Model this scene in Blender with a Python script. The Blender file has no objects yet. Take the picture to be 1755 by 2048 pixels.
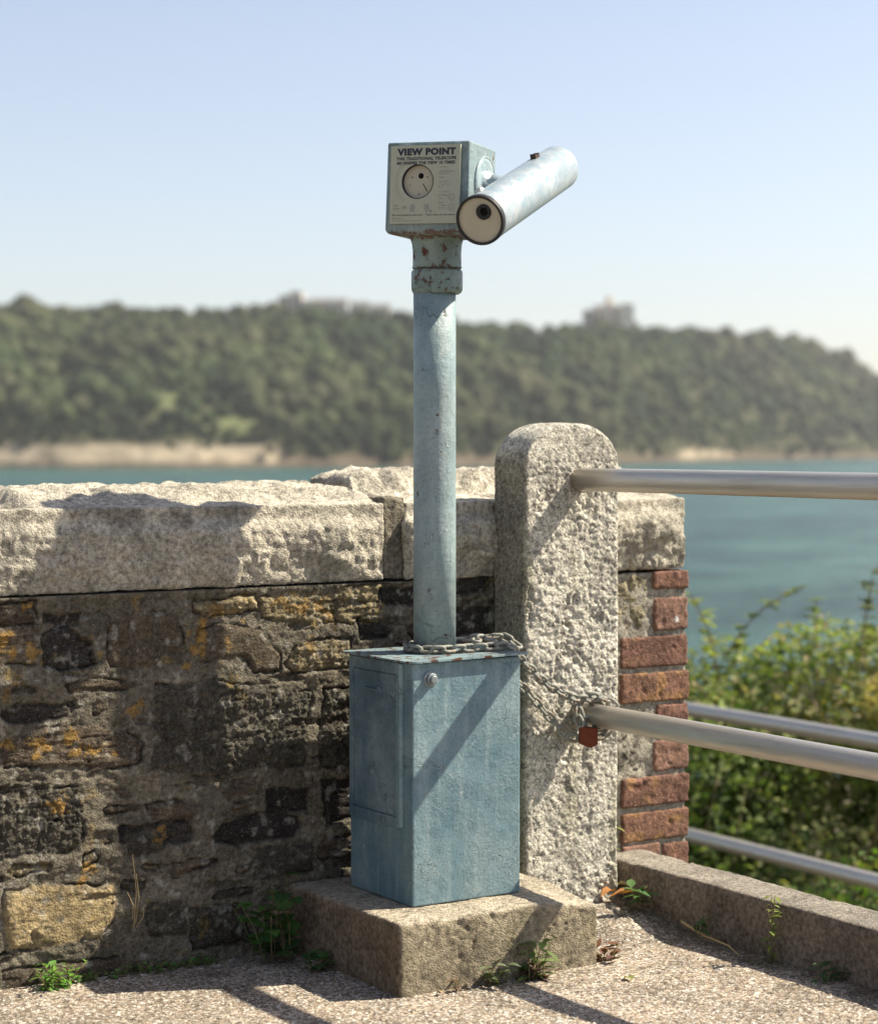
import bpy, math, random
import numpy as np
from mathutils import Vector, Matrix
random.seed(7); rng = np.random.default_rng(11)
sc = bpy.context.scene
R = math.radians
# ------------------------------------------------------------------ camera, sky, sun, exposure
YAW = R(32.9); PITCH = R(1.845); CAMZ = 1.085
FH = np.array([math.sin(YAW), math.cos(YAW), 0.0]); RT = np.array([math.cos(YAW), -math.sin(YAW), 0.0])
cam = bpy.data.cameras.new('camera'); co = bpy.data.objects.new('camera', cam)
sc.collection.objects.link(co); sc.camera = co
co.location = (0, 0, CAMZ); co.rotation_euler = (R(90)-PITCH, 0, -YAW)
cam.sensor_fit = 'VERTICAL'; cam.sensor_height = 70; cam.lens = 140.1
cam.clip_start = .1; cam.clip_end = 20000
cam.dof.use_dof = True; cam.dof.focus_distance = 4.25; cam.dof.aperture_fstop = 6.2
SUN = np.array([1.0, -0.395, 1.11]); SUN /= np.linalg.norm(SUN)
EL = math.asin(SUN[2]); AZ = math.atan2(SUN[0], SUN[1])
w = bpy.data.worlds.new('World'); sc.world = w; w.use_nodes = True
wn = w.node_tree.nodes; wl = w.node_tree.links
bg = wn['Background']; sky = wn.new('ShaderNodeTexSky'); sky.sky_type = 'NISHITA'
sky.sun_disc = False; sky.sun_elevation = EL; sky.sun_rotation = AZ
sky.altitude = 0; sky.air_density = 1.0; sky.dust_density = 1.0; sky.ozone_density = 2.0
tint = wn.new('ShaderNodeMix'); tint.data_type = 'RGBA'; tint.blend_type = 'MULTIPLY'; tint.inputs[0].default_value = 1
hs_ = wn.new('ShaderNodeHueSaturation'); hs_.inputs['Saturation'].default_value = .76; wl.new(sky.outputs[0], hs_.inputs['Color'])
wl.new(hs_.outputs[0], tint.inputs[6]); tint.inputs[7].default_value = (1.06, 1.0, .998, 1); wl.new(tint.outputs[2], bg.inputs[0]); bg.inputs[1].default_value = 0.086
sl = bpy.data.lights.new('sun', 'SUN'); sl.energy = 5.0; sl.angle = R(.53); sl.color = (1, .925, .76)
so = bpy.data.objects.new('sun', sl); sc.collection.objects.link(so)
so.rotation_euler = Vector(-SUN).to_track_quat('-Z', 'Y').to_euler()
sc.view_settings.view_transform = 'Standard'; sc.view_settings.look = 'None'
sc.view_settings.exposure = 1.0; sc.view_settings.gamma = 1
sc.cycles.max_bounces = 6; sc.cycles.volume_bounces = 1
# ------------------------------------------------------------------ noise
def _h(i, j, k, s):
    n = (i.astype(np.int64)*73856093) ^ (j.astype(np.int64)*19349663) ^ (k.astype(np.int64)*83492791) ^ (s*2654435761)
    n &= 0xffffffff; n = (n ^ (n >> 13))*1274126177 & 0xffffffff; n ^= n >> 16; n = n*2246822519 & 0xffffffff
    return ((n ^ (n >> 15)) & 0xffffff)/float(0xffffff)
def vn(P, s=0):
    f = np.floor(P); t = P-f; t = t*t*(3-2*t); i, j, k = f[:, 0], f[:, 1], f[:, 2]; r = 0
    for a in (0, 1):
        wa = t[:, 0] if a else 1-t[:, 0]
        for b in (0, 1):
            wb = t[:, 1] if b else 1-t[:, 1]
            for c in (0, 1):
                wc = t[:, 2] if c else 1-t[:, 2]
                r = r+wa*wb*wc*_h(i+a, j+b, k+c, s)
    return r*2-1
def fbm(P, size, octs=4, s=0, gain=.5, bill=False):
    P = np.asarray(P, float)/size; a = 1; r = 0; n = 0
    for o in range(octs):
        v = vn(P+o*17.3, s+o); r = r+a*(np.abs(v)*2-.7 if bill else v); n += a; a *= gain; P = P*2.03
    return r/n
def worley(x, y, size, s=0):
    X = x/size; Y = y/size; ix = np.floor(X); iy = np.floor(Y)
    d1 = np.full(x.shape, 9.); d2 = d1.copy(); cid = np.zeros(x.shape); z = np.zeros(x.shape)
    for a in (-1, 0, 1):
        for b in (-1, 0, 1):
            jx = ix+a; jy = iy+b
            px = jx+_h(jx, jy, z, s); py = jy+_h(jx, jy, z, s+5); d = np.hypot(X-px, Y-py)
            c = _h(jx, jy, z, s+9); m = d < d1
            d2 = np.where(m, d1, np.minimum(d2, d)); cid = np.where(m, c, cid); d1 = np.where(m, d, d1)
    return d1, d2, cid
def sst(a, b, x): t = np.clip((x-a)/(b-a), 0, 1); return t*t*(3-2*t)
# ------------------------------------------------------------------ objects
def tag(o, label=None, cat=None, group=None, kind=None):
    if label: o['label'] = label
    if cat: o['category'] = cat
    if group: o['group'] = group
    if kind: o['kind'] = kind
    return o
def thing(name, loc, label, cat, group=None):
    o = bpy.data.objects.new(name, None); sc.collection.objects.link(o); o.location = loc; o.empty_display_size = .1
    return tag(o, label, cat, group)
def worldloc(o):
    v = Vector((0, 0, 0))
    while o is not None: v = v+o.location; o = o.parent
    return np.array(v)
def mesh(name, V, F, mat, parent=None, loc=None, col=None, smooth=True, fmat=None):
    """V: world coordinates; F: list of index lists or an (n,k) array; loc: object origin for top-level meshes"""
    V = np.asarray(V, float); org = worldloc(parent) if parent is not None else np.array(loc if loc is not None else (0, 0, 0), float)
    me = bpy.data.meshes.new(name); V = V-org
    if isinstance(F, np.ndarray):
        n, k = F.shape; li = F.ravel(); ls = np.arange(n)*k
    else:
        li = np.array([i for f in F for i in f]); ks = np.array([len(f) for f in F]); ls = np.concatenate([[0], np.cumsum(ks)[:-1]]); n = len(F)
    me.vertices.add(len(V)); me.vertices.foreach_set('co', V.ravel().astype(np.float32))
    me.loops.add(len(li)); me.loops.foreach_set('vertex_index', li.astype(np.int32))
    me.polygons.add(n); me.polygons.foreach_set('loop_start', ls.astype(np.int32))
    me.update(calc_edges=True); me.validate()
    me.polygons.foreach_set('use_smooth', np.full(len(me.polygons), smooth)); 
    for m in (mat if isinstance(mat, (list, tuple)) else [mat]): me.materials.append(m)
    if fmat is not None: me.polygons.foreach_set('material_index', np.array(fmat, np.int32))
    if col is not None:
        ca = me.color_attributes.new('Col', 'FLOAT_COLOR', 'POINT'); c4 = np.ones((len(V), 4), np.float32); c4[:, :3] = col
        ca.data.foreach_set('color', c4.ravel())
    o = bpy.data.objects.new(name, me); sc.collection.objects.link(o)
    if parent is not None: o.parent = parent
    else: o.location = org
    return o
def bevel(o, w, seg=2):
    m = o.modifiers.new('bevel', 'BEVEL'); m.width = w; m.segments = seg; m.limit_method = 'ANGLE'; m.angle_limit = R(35); return o
class MB:
    def __init__(s): s.v = []; s.f = []; s.c = []
    def add(s, V, F, c=None):
        b = len(s.v); s.v += [tuple(p) for p in V]; s.f += [[i+b for i in f] for f in F]; s.c += [c or (1, 1, 1)]*len(V); return s
    def box(s, x0, x1, y0, y1, z0, z1, M=None, c=None):
        V = [(x, y, z) for z in (z0, z1) for y in (y0, y1) for x in (x0, x1)]
        if M: V = [M(p) for p in V]
        return s.add(V, [(0, 2, 3, 1), (4, 5, 7, 6), (0, 1, 5, 4), (2, 6, 7, 3), (0, 4, 6, 2), (1, 3, 7, 5)], c)
    def prism(s, poly, y0, y1, M=None):      # poly in (x,z), extruded along y
        n = len(poly); V = [(x, y0, z) for x, z in poly]+[(x, y1, z) for x, z in poly]
        if M: V = [M(p) for p in V]
        return s.add(V, [list(range(n)), list(range(2*n-1, n-1, -1))]+[(i, i+n, (i+1) % n+n, (i+1) % n) for i in range(n)])
    def rings(s, rings, caps=True, closed=False):
        n = len(rings[0]); V = [p for r in rings for p in r]; F = []; m = len(rings)
        for i in range(m if closed else m-1):
            a = i*n; b = ((i+1) % m)*n
            F += [(a+j, a+(j+1) % n, b+(j+1) % n, b+j) for j in range(n)]
        if caps and not closed: F += [list(range(n))[::-1], [(m-1)*n+j for j in range(n)]]
        return s.add(V, F)
    def tube(s, pts, r, n=12, caps=True, closed=False, up=None):
        pts = [np.array(p, float) for p in pts]; m = len(pts); rs = r if hasattr(r, '__len__') else [r]*m; rg = []; u = None
        for i, p in enumerate(pts):
            if closed: t = pts[(i+1) % m]-pts[i-1]
            else: t = pts[min(i+1, m-1)]-pts[max(i-1, 0)]
            t = t/(np.linalg.norm(t)+1e-12)
            if up is not None: u = np.array(up, float)
            elif u is None: u = np.array([0, 0, 1.]) if abs(t[2]) < .9 else np.array([1., 0, 0])
            u = u-t*(u@t); u /= np.linalg.norm(u)+1e-12; v = np.cross(t, u)
            rg.append([p+rs[i]*(u*math.cos(a)+v*math.sin(a)) for a in np.arange(n)*2*math.pi/n])
        return s.rings(rg, caps, closed)
    def lathe(s, prof, c, ax=(0, 0, 1), n=32, caps=True):   # prof: (radius, height along ax)
        ax = np.array(ax, float); ax /= np.linalg.norm(ax); u = np.cross(ax, (0, 0, 1.) if abs(ax[2]) < .9 else (1., 0, 0)); u /= np.linalg.norm(u); v = np.cross(ax, u)
        c = np.array(c, float)
        return s.rings([[c+ax*h+r*(u*math.cos(a)+v*math.sin(a)) for a in np.arange(n)*2*math.pi/n] for r, h in prof], caps)
    def build(s, name, mat, parent=None, loc=None, smooth=False, col=False):
        return mesh(name, s.v, s.f, mat, parent, loc, np.array(s.c) if col else None, smooth)
def grid_faces(nx, ny):
    i = np.arange(nx*ny).reshape(ny, nx); return np.stack([i[:-1, :-1], i[:-1, 1:], i[1:, 1:], i[1:, :-1]], -1).reshape(-1, 4)
def rough_block(x, y, z, res, r, disp=None, warp=None):
    """subdivided rounded box; disp(P,n)->distance along normal"""
    lo = np.array([x[0], y[0], z[0]]); hi = np.array([x[1], y[1], z[1]]); n = [max(2, int(round((hi[i]-lo[i])/res))+1) for i in range(3)]
    ax = [np.linspace(lo[i], hi[i], n[i]) for i in range(3)]; Vs = []; Fs = []; b = 0
    for a in range(3):
        p, q = [(1, 2), (2, 0), (0, 1)][a]
        for sd in (0, 1):
            g1, g2 = np.meshgrid(ax[p], ax[q]); V = np.zeros((g1.size, 3)); V[:, p] = g1.ravel(); V[:, q] = g2.ravel(); V[:, a] = hi[a] if sd else lo[a]
            F = grid_faces(n[p], n[q]); F = F if sd else F[:, ::-1]
            Vs.append(V); Fs.append(F+b); b += len(V)
    V = np.concatenate(Vs); F = np.concatenate(Fs)
    _, idx, inv = np.unique(np.round(V, 6), axis=0, return_index=True, return_inverse=True)
    V = V[idx]; F = inv.ravel()[F]
    rr = np.minimum(r, (hi-lo)/2*.98); q = np.clip(V, lo+rr, hi-rr); d = V-q; nn = d/(np.linalg.norm(d/rr, axis=1, keepdims=True)*1+1e-9)
    V2 = q+nn; N = nn/rr; N /= np.linalg.norm(N, axis=1, keepdims=True)+1e-9
    if warp: V2 = warp(V2)
    if disp is not None: V2 = V2+N*disp(V2, N)[:, None]
    return V2, F, N
# ------------------------------------------------------------------ materials
class NT:
    def __init__(s, name, rough=.8, spec=.3, metal=0):
        s.m = bpy.data.materials.new(name); s.m.use_nodes = True; s.t = s.m.node_tree; s.b = s.t.nodes['Principled BSDF']
        s.b.inputs['Roughness'].default_value = rough; s.b.inputs['Specular IOR Level'].default_value = spec; s.b.inputs['Metallic'].default_value = metal
        s.tc = s.n('ShaderNodeTexCoord').outputs['Object']
    def n(s, t, **k):
        o = s.t.nodes.new(t)
        for a, b in k.items(): setattr(o, a, b)
        return o
    def l(s, a, b): s.t.links.new(a, b)
    def map(s, sc_): m = s.n('ShaderNodeMapping'); m.inputs['Scale'].default_value = sc_; s.l(s.tc, m.inputs[0]); return m.outputs[0]
    def noise(s, scale, detail=4, rough=.6, vec=None, dist=0):
        o = s.n('ShaderNodeTexNoise'); o.inputs['Scale'].default_value = scale; o.inputs['Detail'].default_value = detail; o.inputs['Roughness'].default_value = rough
        o.inputs['Distortion'].default_value = dist; s.l(vec or s.tc, o.inputs['Vector']); return o.outputs['Fac']
    def vor(s, scale, vec=None, feature='F1', out='Distance'):
        o = s.n('ShaderNodeTexVoronoi', feature=feature); o.inputs['Scale'].default_value = scale; s.l(vec or s.tc, o.inputs['Vector']); return o.outputs[out]
    def ramp(s, f, stops, interp='LINEAR'):
        o = s.n('ShaderNodeValToRGB'); e = o.color_ramp.elements; o.color_ramp.interpolation = interp
        while len(e) < len(stops): e.new(.5)
        for i, (p, c) in enumerate(stops):
            e[i].position = p; e[i].color = (c, c, c, 1) if not hasattr(c, '__len__') else (*c, 1)
        s.l(f, o.inputs[0]); return o.outputs[0]
    def val(s, v, sock):
        if hasattr(v, '__len__'): sock.default_value = (*v, 1)[:4]
        elif isinstance(v, (int, float)): sock.default_value = v if sock.type == 'VALUE' else (v, v, v, 1)
        else: s.l(v, sock)
    def mix(s, f, a, b, mode='MIX'):
        o = s.n('ShaderNodeMix', data_type='RGBA', blend_type=mode); s.val(f, o.inputs[0]); s.val(a, o.inputs[6]); s.val(b, o.inputs[7]); return o.outputs[2]
    def math(s, op, a, b=0):
        o = s.n('ShaderNodeMath', operation=op); s.val(a, o.inputs[0]); s.val(b, o.inputs[1]); return o.outputs[0]
    def attr(s): o = s.n('ShaderNodeVertexColor', layer_name='Col'); return o.outputs[0]
    def xyz(s): o = s.n('ShaderNodeSeparateXYZ'); s.l(s.tc, o.inputs[0]); return o.outputs
    def color(s, c): s.val(c, s.b.inputs['Base Color']); return s
    def rough(s, c): s.val(c, s.b.inputs['Roughness']); return s
    def bump(s, h, dist, strength=1, prev=None):
        o = s.n('ShaderNodeBump'); o.inputs['Distance'].default_value = dist; o.inputs['Strength'].default_value = strength
        s.l(h, o.inputs['Height'])
        if prev: s.l(prev, o.inputs['Normal'])
        s.l(o.outputs[0], s.b.inputs['Normal']); return o.outputs[0]
def flat(name, c, rough=.7, metal=0, spec=.3, var=.12, sc_=60, bump=.0005):
    m = NT(name, rough, spec, metal); f = m.noise(sc_, 5)
    m.color(m.mix(f, tuple(x*(1-var) for x in c), tuple(min(1, x*(1+var)) for x in c)))
    if bump: m.bump(m.noise(sc_*3, 3), bump)
    return m.m
def stone_mat(name, speck=.35, grain=330, bump=.0025, base=None, dark=(.05, .045, .04)):
    """colour from the mesh's own stone colours, with crystals, stains and grain"""
    m = NT(name, .92, .15); c = m.attr() if base is None else m.mix(0, base, base)
    c = m.mix(1, c, m.ramp(m.noise(9, 6, .65), [(.3, .62), (.5, .95), (.72, 1.25)]), 'MULTIPLY')
    c = m.mix(1, c, m.ramp(m.noise(90, 4, .7), [(.34, .48), (.5, 1), (.66, 1.45)]), 'MULTIPLY')
    g = m.noise(grain, 2, .8)
    c = m.mix(m.ramp(g, [(.30, speck*1.6), (.44, 0)]), c, dark)
    c = m.mix(m.ramp(m.noise(grain*.8, 2, .8, m.map((1.1, 1.1, 1.1))), [(.58, 0), (.72, speck)]), c, (.62, .58, .52))
    m.color(c)
    b = m.bump(m.noise(150, 6, .75), bump*2); m.bump(m.vor(grain*.7), bump*.8, 1, b)
    return m.m
def paint(name, rust=.12, base=(.112, .192, .225), pale=(.32, .40, .41), rustlow=None, streak=.6):
    m = NT(name, .5, .35)
    c = m.mix(m.ramp(m.noise(6, 7, .68), [(.4, 0), (.62, 1)]), base, tuple(.5*a+.5*b for a, b in zip(base, pale)))
    c = m.mix(m.ramp(m.noise(1, 6, .6, m.map((55, 55, 4))), [(.5, 0), (.75, streak)]), c, pale)          # rain streaks
    c = m.mix(m.ramp(m.noise(160, 5, .7), [(.35, .35), (.5, 0)]), c, tuple(x*.45 for x in base))
    fl = m.noise(26, 6, .62, None, .6); isl = m.ramp(fl, [(.66, 0), (.68, 1)])                           # flaked patches
    c = m.mix(m.math('MULTIPLY', isl, .4), c, pale)
    edge = m.ramp(fl, [(.645, 0), (.662, 1), (.678, 0)])
    c = m.mix(m.math('MULTIPLY', edge, .35), c, (.05, .055, .06))
    blis = m.math('MULTIPLY', m.ramp(m.noise(17, 3, .55, None, .8), [(.490, 0), (.502, 1), (.506, 0)]), m.ramp(m.noise(6.5, 3, .5), [(.53, 0), (.6, 1)]))   # lifted edges of old paint coats
    c = m.mix(m.math('MULTIPLY', blis, .22), c, (.06, .08, .10)); chip = m.ramp(m.noise(42, 6, .68), [(.655, 0), (.675, 1)]); c = m.mix(m.math('MULTIPLY', chip, .6), c, (.42, .44, .42))
    n2 = m.noise(40, 8, .7); th = .72-rust*.55
    rs = m.ramp(n2, [(th, 0), (th+.05, 1)])
    if rustlow is not None:                                                                          # bands where water sits
        z = m.xyz()[2]; acc = None
        for zc, hw, st in rustlow:
            o = m.math('SUBTRACT', 1, m.math('DIVIDE', m.math('ABSOLUTE', m.math('SUBTRACT', z, zc)), hw)); o = m.math('MULTIPLY', m.math('MAXIMUM', o, 0), st)
            acc = o if acc is None else m.math('MAXIMUM', acc, o)
        rs = m.math('MAXIMUM', rs, m.ramp(m.math('ADD', m.math('MULTIPLY', acc, .6), m.math('MULTIPLY', m.math('SUBTRACT', m.noise(48, 8, .75), .5), 2.2)), [(.34, 0), (.52, .85)]))
    c = m.mix(rs, c, m.mix(m.noise(45, 6, .7), (.045, .026, .02), (.155, .068, .04)))
    m.color(c); m.rough(m.mix(rs, .42, .9))
    b = m.bump(m.noise(300, 4, .65), .0009); b = m.bump(isl, -.0009, 1, b); b = m.bump(m.math('MULTIPLY', m.noise(75, 7, .8, None, 1.2), m.ramp(m.noise(9, 4, .6), [(.42, .12), (.62, 1)])), .0042, 1, b); b = m.bump(blis, .0022, 1, b); b = m.bump(chip, -.0006, 1, b); m.bump(rs, -.0006, 1, b)
    return m.m
def leafmat(name, c1, c2, trans=.35, rough=.75):
    m = NT(name, rough, .35); a = m.attr()
    c = m.mix(1, a, m.mix(m.noise(14, 3), c1, c2), 'MULTIPLY'); m.color(c)
    t = m.n('ShaderNodeBsdfTranslucent'); m.l(m.mix(1, c, (1.3, 1.5, .5), 'MULTIPLY'), t.inputs[0]); x = m.n('ShaderNodeMixShader'); x.inputs[0].default_value = trans
    m.l(m.b.outputs[0], x.inputs[1]); m.l(t.outputs[0], x.inputs[2]); m.l(x.outputs[0], m.t.nodes['Material Output'].inputs[0]); return m.m
M_masonry = stone_mat('masonry', .28, 300, .003)
M_coping = stone_mat('coping_granite', .42, 330, .003)
M_pillar = stone_mat('pillar_granite', .8, 200, .004, dark=(.035, .033, .03))
M_conc = stone_mat('old_concrete', .25, 380, .0028)
M_gravel = stone_mat('gravel_tarmac', .2, 420, .0012)
M_paint = paint('blue_paint', .02)
M_door_shade = paint('blue_paint_door_shade', .0, base=(.075, .13, .165), streak=.12)  # cabinet paint darkened: the shade on the door side is put into its colour
M_pole = paint('blue_paint_pole', .17, base=(.20, .275, .29), pale=(.38, .43, .42))
M_head = paint('blue_paint_head', .14, base=(.16, .225, .235), pale=(.40, .46, .46), rustlow=[(1.378, .022, .9)], streak=.8)
M_collar = paint('blue_paint_collar', .30, base=(.13, .205, .205), pale=(.30, .34, .28), rustlow=[(1.31, .010, .75), (1.268, .010, .7), (1.376, .014, .8)])
M_lid = paint('blue_paint_lid', .38, base=(.2, .29, .31), rustlow=[(.5, .0025, .5)])
def tube_mat():
    m = NT('tube_paint', .38, .5, .25); c = m.mix(m.ramp(m.noise(24, 8, .72), [(.38, 0), (.62, 1)]), (.25, .31, .345), (.42, .45, .455))
    c = m.mix(m.ramp(m.noise(60, 6, .7), [(.55, 0), (.62, .8)]), c, (.2, .33, .42))
    c = m.mix(m.ramp(m.noise(90, 4, .7), [(.3, .6), (.38, 0)]), c, (.3, .22, .17)); m.color(c)
    b = m.bump(m.noise(260, 3), .0005); m.bump(m.noise(50, 6, .7), .0012, 1, b); return m.m
M_tube = tube_mat()
M_dark = flat('black_rubber_and_shade', (.02, .02, .022), .55)  # rubber parts, and the painted shade ring in the label hole
M_black = flat('lens_black', (.004, .004, .005), .6, spec=.1, bump=0)
M_cream = flat('cream_plate', (.40, .37, .285), .5, var=.14, sc_=25)
M_plate = flat('label_plate', (.37, .375, .29), .45, var=.1, sc_=30, bump=.0002)
M_ink = flat('sign_ink', (.035, .035, .05), .6, bump=0)
M_fade = flat('faded_ink', (.20, .195, .17), .6, bump=0)
M_zinc = flat('zinc', (.24, .27, .28), .5, .55, .4, .3, 120, .0008)
def chain_mat():
    m = NT('chain_metal', .6, .3, .1); c = m.mix(m.noise(60, 5), (.15, .15, .13), (.33, .32, .27))
    c = m.mix(m.ramp(m.noise(22, 6, .7), [(.54, 0), (.64, .8)]), c, (.17, .09, .045)); m.color(c); m.bump(m.noise(300, 4), .0008); return m.m
M_chain = chain_mat()
M_lock = flat('rusted_lock', (.16, .042, .022), .9, .0, .2, .5, 90, .001)
def steel():
    m = NT('galvanised_steel', .38, .5, .7); c = m.mix(m.noise(1, 6, .65, m.map((30, 2.2, 30))), (.42, .38, .325), (.68, .63, .56))
    c = m.mix(m.ramp(m.noise(1, 6, .7, m.map((90, 5, 90))), [(.35, .3), (.5, 0)]), c, (.26, .23, .19)); m.color(c)
    m.rough(m.mix(m.noise(40, 4), .3, .5)); m.bump(m.noise(1, 5, .7, m.map((400, 20, 400))), .0006); return m.m
M_steel = steel()
M_green = leafmat('leaf_green', (.9, .9, .9), (1.1, 1.1, 1.1))
M_stem = flat('stem', (.16, .13, .06), .8)
M_straw = flat('dry_straw', (.42, .31, .15), .8)
# ------------------------------------------------------------------ terrace ground
def ground_z(X, Y):
    z = .055*sst(.45, .0, np.hypot((X-2.80)/1.1, (Y-3.80)/.8)) + .012*sst(3.55, 3.84, Y)*sst(2.1, 1.4, X)
    return z
gx = np.concatenate([np.linspace(-10, 1.3, 24), np.arange(1.3022, 3.0, .0022), [3.03, 3.12]]); gy = np.concatenate([np.linspace(-8, 2.7, 20), np.arange(2.7022, 3.86, .0022), [3.95, 4.1]])
GX, GY = np.meshgrid(gx, gy); X = GX.ravel(); Y = GY.ravel(); P = np.stack([X, Y, X*0], 1)
d1, d2, ci = worley(X+.004*vn(P/.01), Y+.004*vn(P/.01, 3), .0044, 3); e1, e2, cj = worley(X, Y, .014, 8)
fine = ((X > 1.3) & (X < 3.0) & (Y > 2.7) & (Y < 3.86))
hz = (1-np.clip(d1, 0, 1))*.0019*(.3+.7*ci) + np.where(cj > .90, np.clip(.55-e1, 0, 1)*.0055, 0) + .005*fbm(P, .25, 4, 2)
patch = sst(.05, .32, fbm(P, .4, 4, 31)+.5*sst(3.3, 3.8, Y)*sst(2.4, 2.7, X))
Z = ground_z(X, Y)+np.where(fine, hz, 0)
c = np.array([.42, .335, .25])[None]*(.45+.95*ci[:, None])*(1+.3*fbm(P, .15, 4, 66))[:, None]; c = c*(1-.3*patch[:, None])+np.array([.02, .02, .02])*patch[:, None]
c = np.where((ci > .8)[:, None], np.array([.62, .57, .5]), c); c = np.where((ci < .12)[:, None], np.array([.16, .12, .1]), c)
c = c*(.45+.55*sst(.0, .30, d2-d1))[:, None]; st_ = (sst(.1, .5, fbm(P, .22, 5, 91, .6))*.35)[:, None]; c = c*(1-st_)+np.array([.12, .095, .065])*st_; eg_ = (sst(.10, .0, np.maximum(2.93-X, 0)+.05*fbm(P, .05, 3, 5))*.6)[:, None]; c = c*(1-eg_)+np.array([.09, .07, .045])*eg_
moss = sst(.15, .5, fbm(P, .12, 4, 77))*sst(.16, .03, np.abs(X-2.86))*sst(3.9, 3.2, Y); c = c*(1-.6*moss[:, None])+np.array([.07, .055, .03])*.6*moss[:, None]
tag(mesh('ground', np.stack([X, Y, Z], 1), grid_faces(len(gx), len(gy)), M_gravel, col=c), kind='structure')
# lower ground, bank to the sea
bx = np.concatenate([np.linspace(-120, -8, 20), np.linspace(-6, 16, 60), np.linspace(17, 140, 40)]); by = np.concatenate([np.linspace(-60, -5, 12), np.linspace(-4, 18, 60), np.linspace(19, 140, 40)])
BX, BY = np.meshgrid(bx, by); X = BX.ravel(); Y = BY.ravel(); d = np.maximum(np.maximum(X-3.1, Y-4.2), 0)
P = np.stack([X, Y, X*0], 1); Z = -1.0-1.2*sst(1, 6, d)-14*sst(7, 60, d)+.25*fbm(P, 2.5, 4)*sst(0, 3, d)
M_soil = flat('bank_soil', (.09, .075, .045), .95, var=.4, sc_=5, bump=.02)
tag(mesh('bank', np.stack([X, Y, Z], 1), grid_faces(len(bx), len(by)), M_soil), kind='structure')
# ------------------------------------------------------------------ rubble wall
STONES =[('slate',[(1.458,0.778),(1.495,0.78),(1.537,0.776),(1.539,0.731),(1.499,0.727),(1.45,0.731)]),('slate',[(1.446,0.727),(1.539,0.725),(1.545,0.651),(1.49,0.653),(1.445,0.655)]),('dark',[(1.547,0.71),(1.596,0.728),(1.617,0.703),(1.656,0.685),(1.66,0.644),(1.625,0.634),(1.553,0.647)]),('dark',[(1.554,0.754),(1.596,0.744),(1.673,0.751),(1.678,0.744),(1.626,0.735),(1.579,0.727),(1.549,0.734)]),('brown',[(1.684,0.74),(1.721,0.746),(1.837,0.741),(1.851,0.72),(1.855,0.654),(1.841,0.634),(1.756,0.635),(1.694,0.638),(1.686,0.659)]),('brown',[(1.892,0.702),(1.938,0.712),(2.027,0.699),(2.08,0.65),(2.084,0.603),(2.022,0.606),(1.994,0.642),(1.914,0.63),(1.891,0.625)]),('rubble',[(2.037,0.766),(2.217,0.768),(2.222,0.703),(2.118,0.703),(2.037,0.72)]),('rubble',[(1.878,0.76),(2.032,0.771),(2.032,0.735),(1.98,0.733),(1.915,0.725),(1.878,0.74)]),('rough',[(1.787,0.598),(1.927,0.591),(2.157,0.561),(2.15,0.442),(2.139,0.4),(2.033,0.4),(1.909,0.396),(1.778,0.415)]),('rubble',[(2.118,0.661),(2.254,0.671),(2.254,0.603),(2.118,0.6),(2.093,0.618)]),('slate',[(1.595,0.608),(1.655,0.616),(1.751,0.606),(1.756,0.59),(1.659,0.592),(1.608,0.591)]),('dark',[(1.461,0.565),(1.494,0.579),(1.62,0.57),(1.625,0.558),(1.595,0.54),(1.54,0.536),(1.481,0.536),(1.461,0.55)]),('slate',[(1.461,0.505),(1.561,0.525),(1.624,0.524),(1.733,0.504),(1.76,0.477),(1.755,0.441),(1.728,0.429),(1.658,0.427),(1.581,0.441),(1.464,0.453)]),('rough',[(1.443,0.412),(1.481,0.412),(1.624,0.399),(1.63,0.379),(1.63,0.306),(1.623,0.266),(1.509,0.271),(1.442,0.27)]),('pale',[(1.467,0.208),(1.55,0.21),(1.696,0.193),(1.705,0.163),(1.702,0.127),(1.674,0.09),(1.592,0.088),(1.537,0.083),(1.474,0.088),(1.462,0.141)]),('dark',[(1.706,0.314),(1.822,0.307),(1.844,0.321),(1.872,0.298),(1.876,0.264),(1.754,0.268),(1.71,0.273)]),('dark',[(1.922,0.267),(1.941,0.286),(2.002,0.306),(2.127,0.289),(2.142,0.27),(2.122,0.247),(1.983,0.244),(1.931,0.25)]),('slate',[(1.826,0.223),(1.885,0.225),(1.927,0.212),(1.871,0.198),(1.83,0.186)]),('slate',[(1.453,0.051),(1.613,0.045),(1.656,0.049),(1.811,0.018),(1.816,0.005),(1.753,-0.003),(1.639,-0.003),(1.515,-0.01),(1.453,-0.0)]),('rough',[(1.753,0.149),(1.857,0.141),(1.866,0.069),(1.78,0.076)]),('rough',[(1.871,0.122),(2.001,0.115),(2.011,0.037),(1.875,0.038)]),('slate',[(1.671,0.399),(1.711,0.408),(1.737,0.377),(1.728,0.365)]),('rough',[(2.182,0.561),(2.279,0.558),(2.279,0.388),(2.179,0.391)]),('dark',[(2.179,0.364),(2.279,0.366),(2.279,0.267),(2.191,0.265)]),('rubble',[(2.223,0.779),(2.344,0.785),(2.331,0.747),(2.305,0.715),(2.254,0.696),(2.223,0.708)]),('dark',[(2.273,0.706),(2.369,0.696),(2.35,0.664),(2.28,0.662)]),('dark',[(2.324,0.772),(2.448,0.774),(2.448,0.734),(2.337,0.738)]),('dark',[(2.534,0.806),(2.63,0.809),(2.63,0.752),(2.534,0.75)]),('dark',[(2.534,0.722),(2.63,0.724),(2.63,0.65),(2.534,0.654)]),('slate',[(1.938,0.369),(1.985,0.376),(2.045,0.365),(2.032,0.345),(1.95,0.342)]),('slate',[(1.767,0.349),(1.834,0.353),(1.891,0.337),(1.868,0.308),(1.778,0.317)]),('rough',[(1.716,0.303),(1.811,0.298),(1.811,0.251),(1.722,0.251)])]
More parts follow.
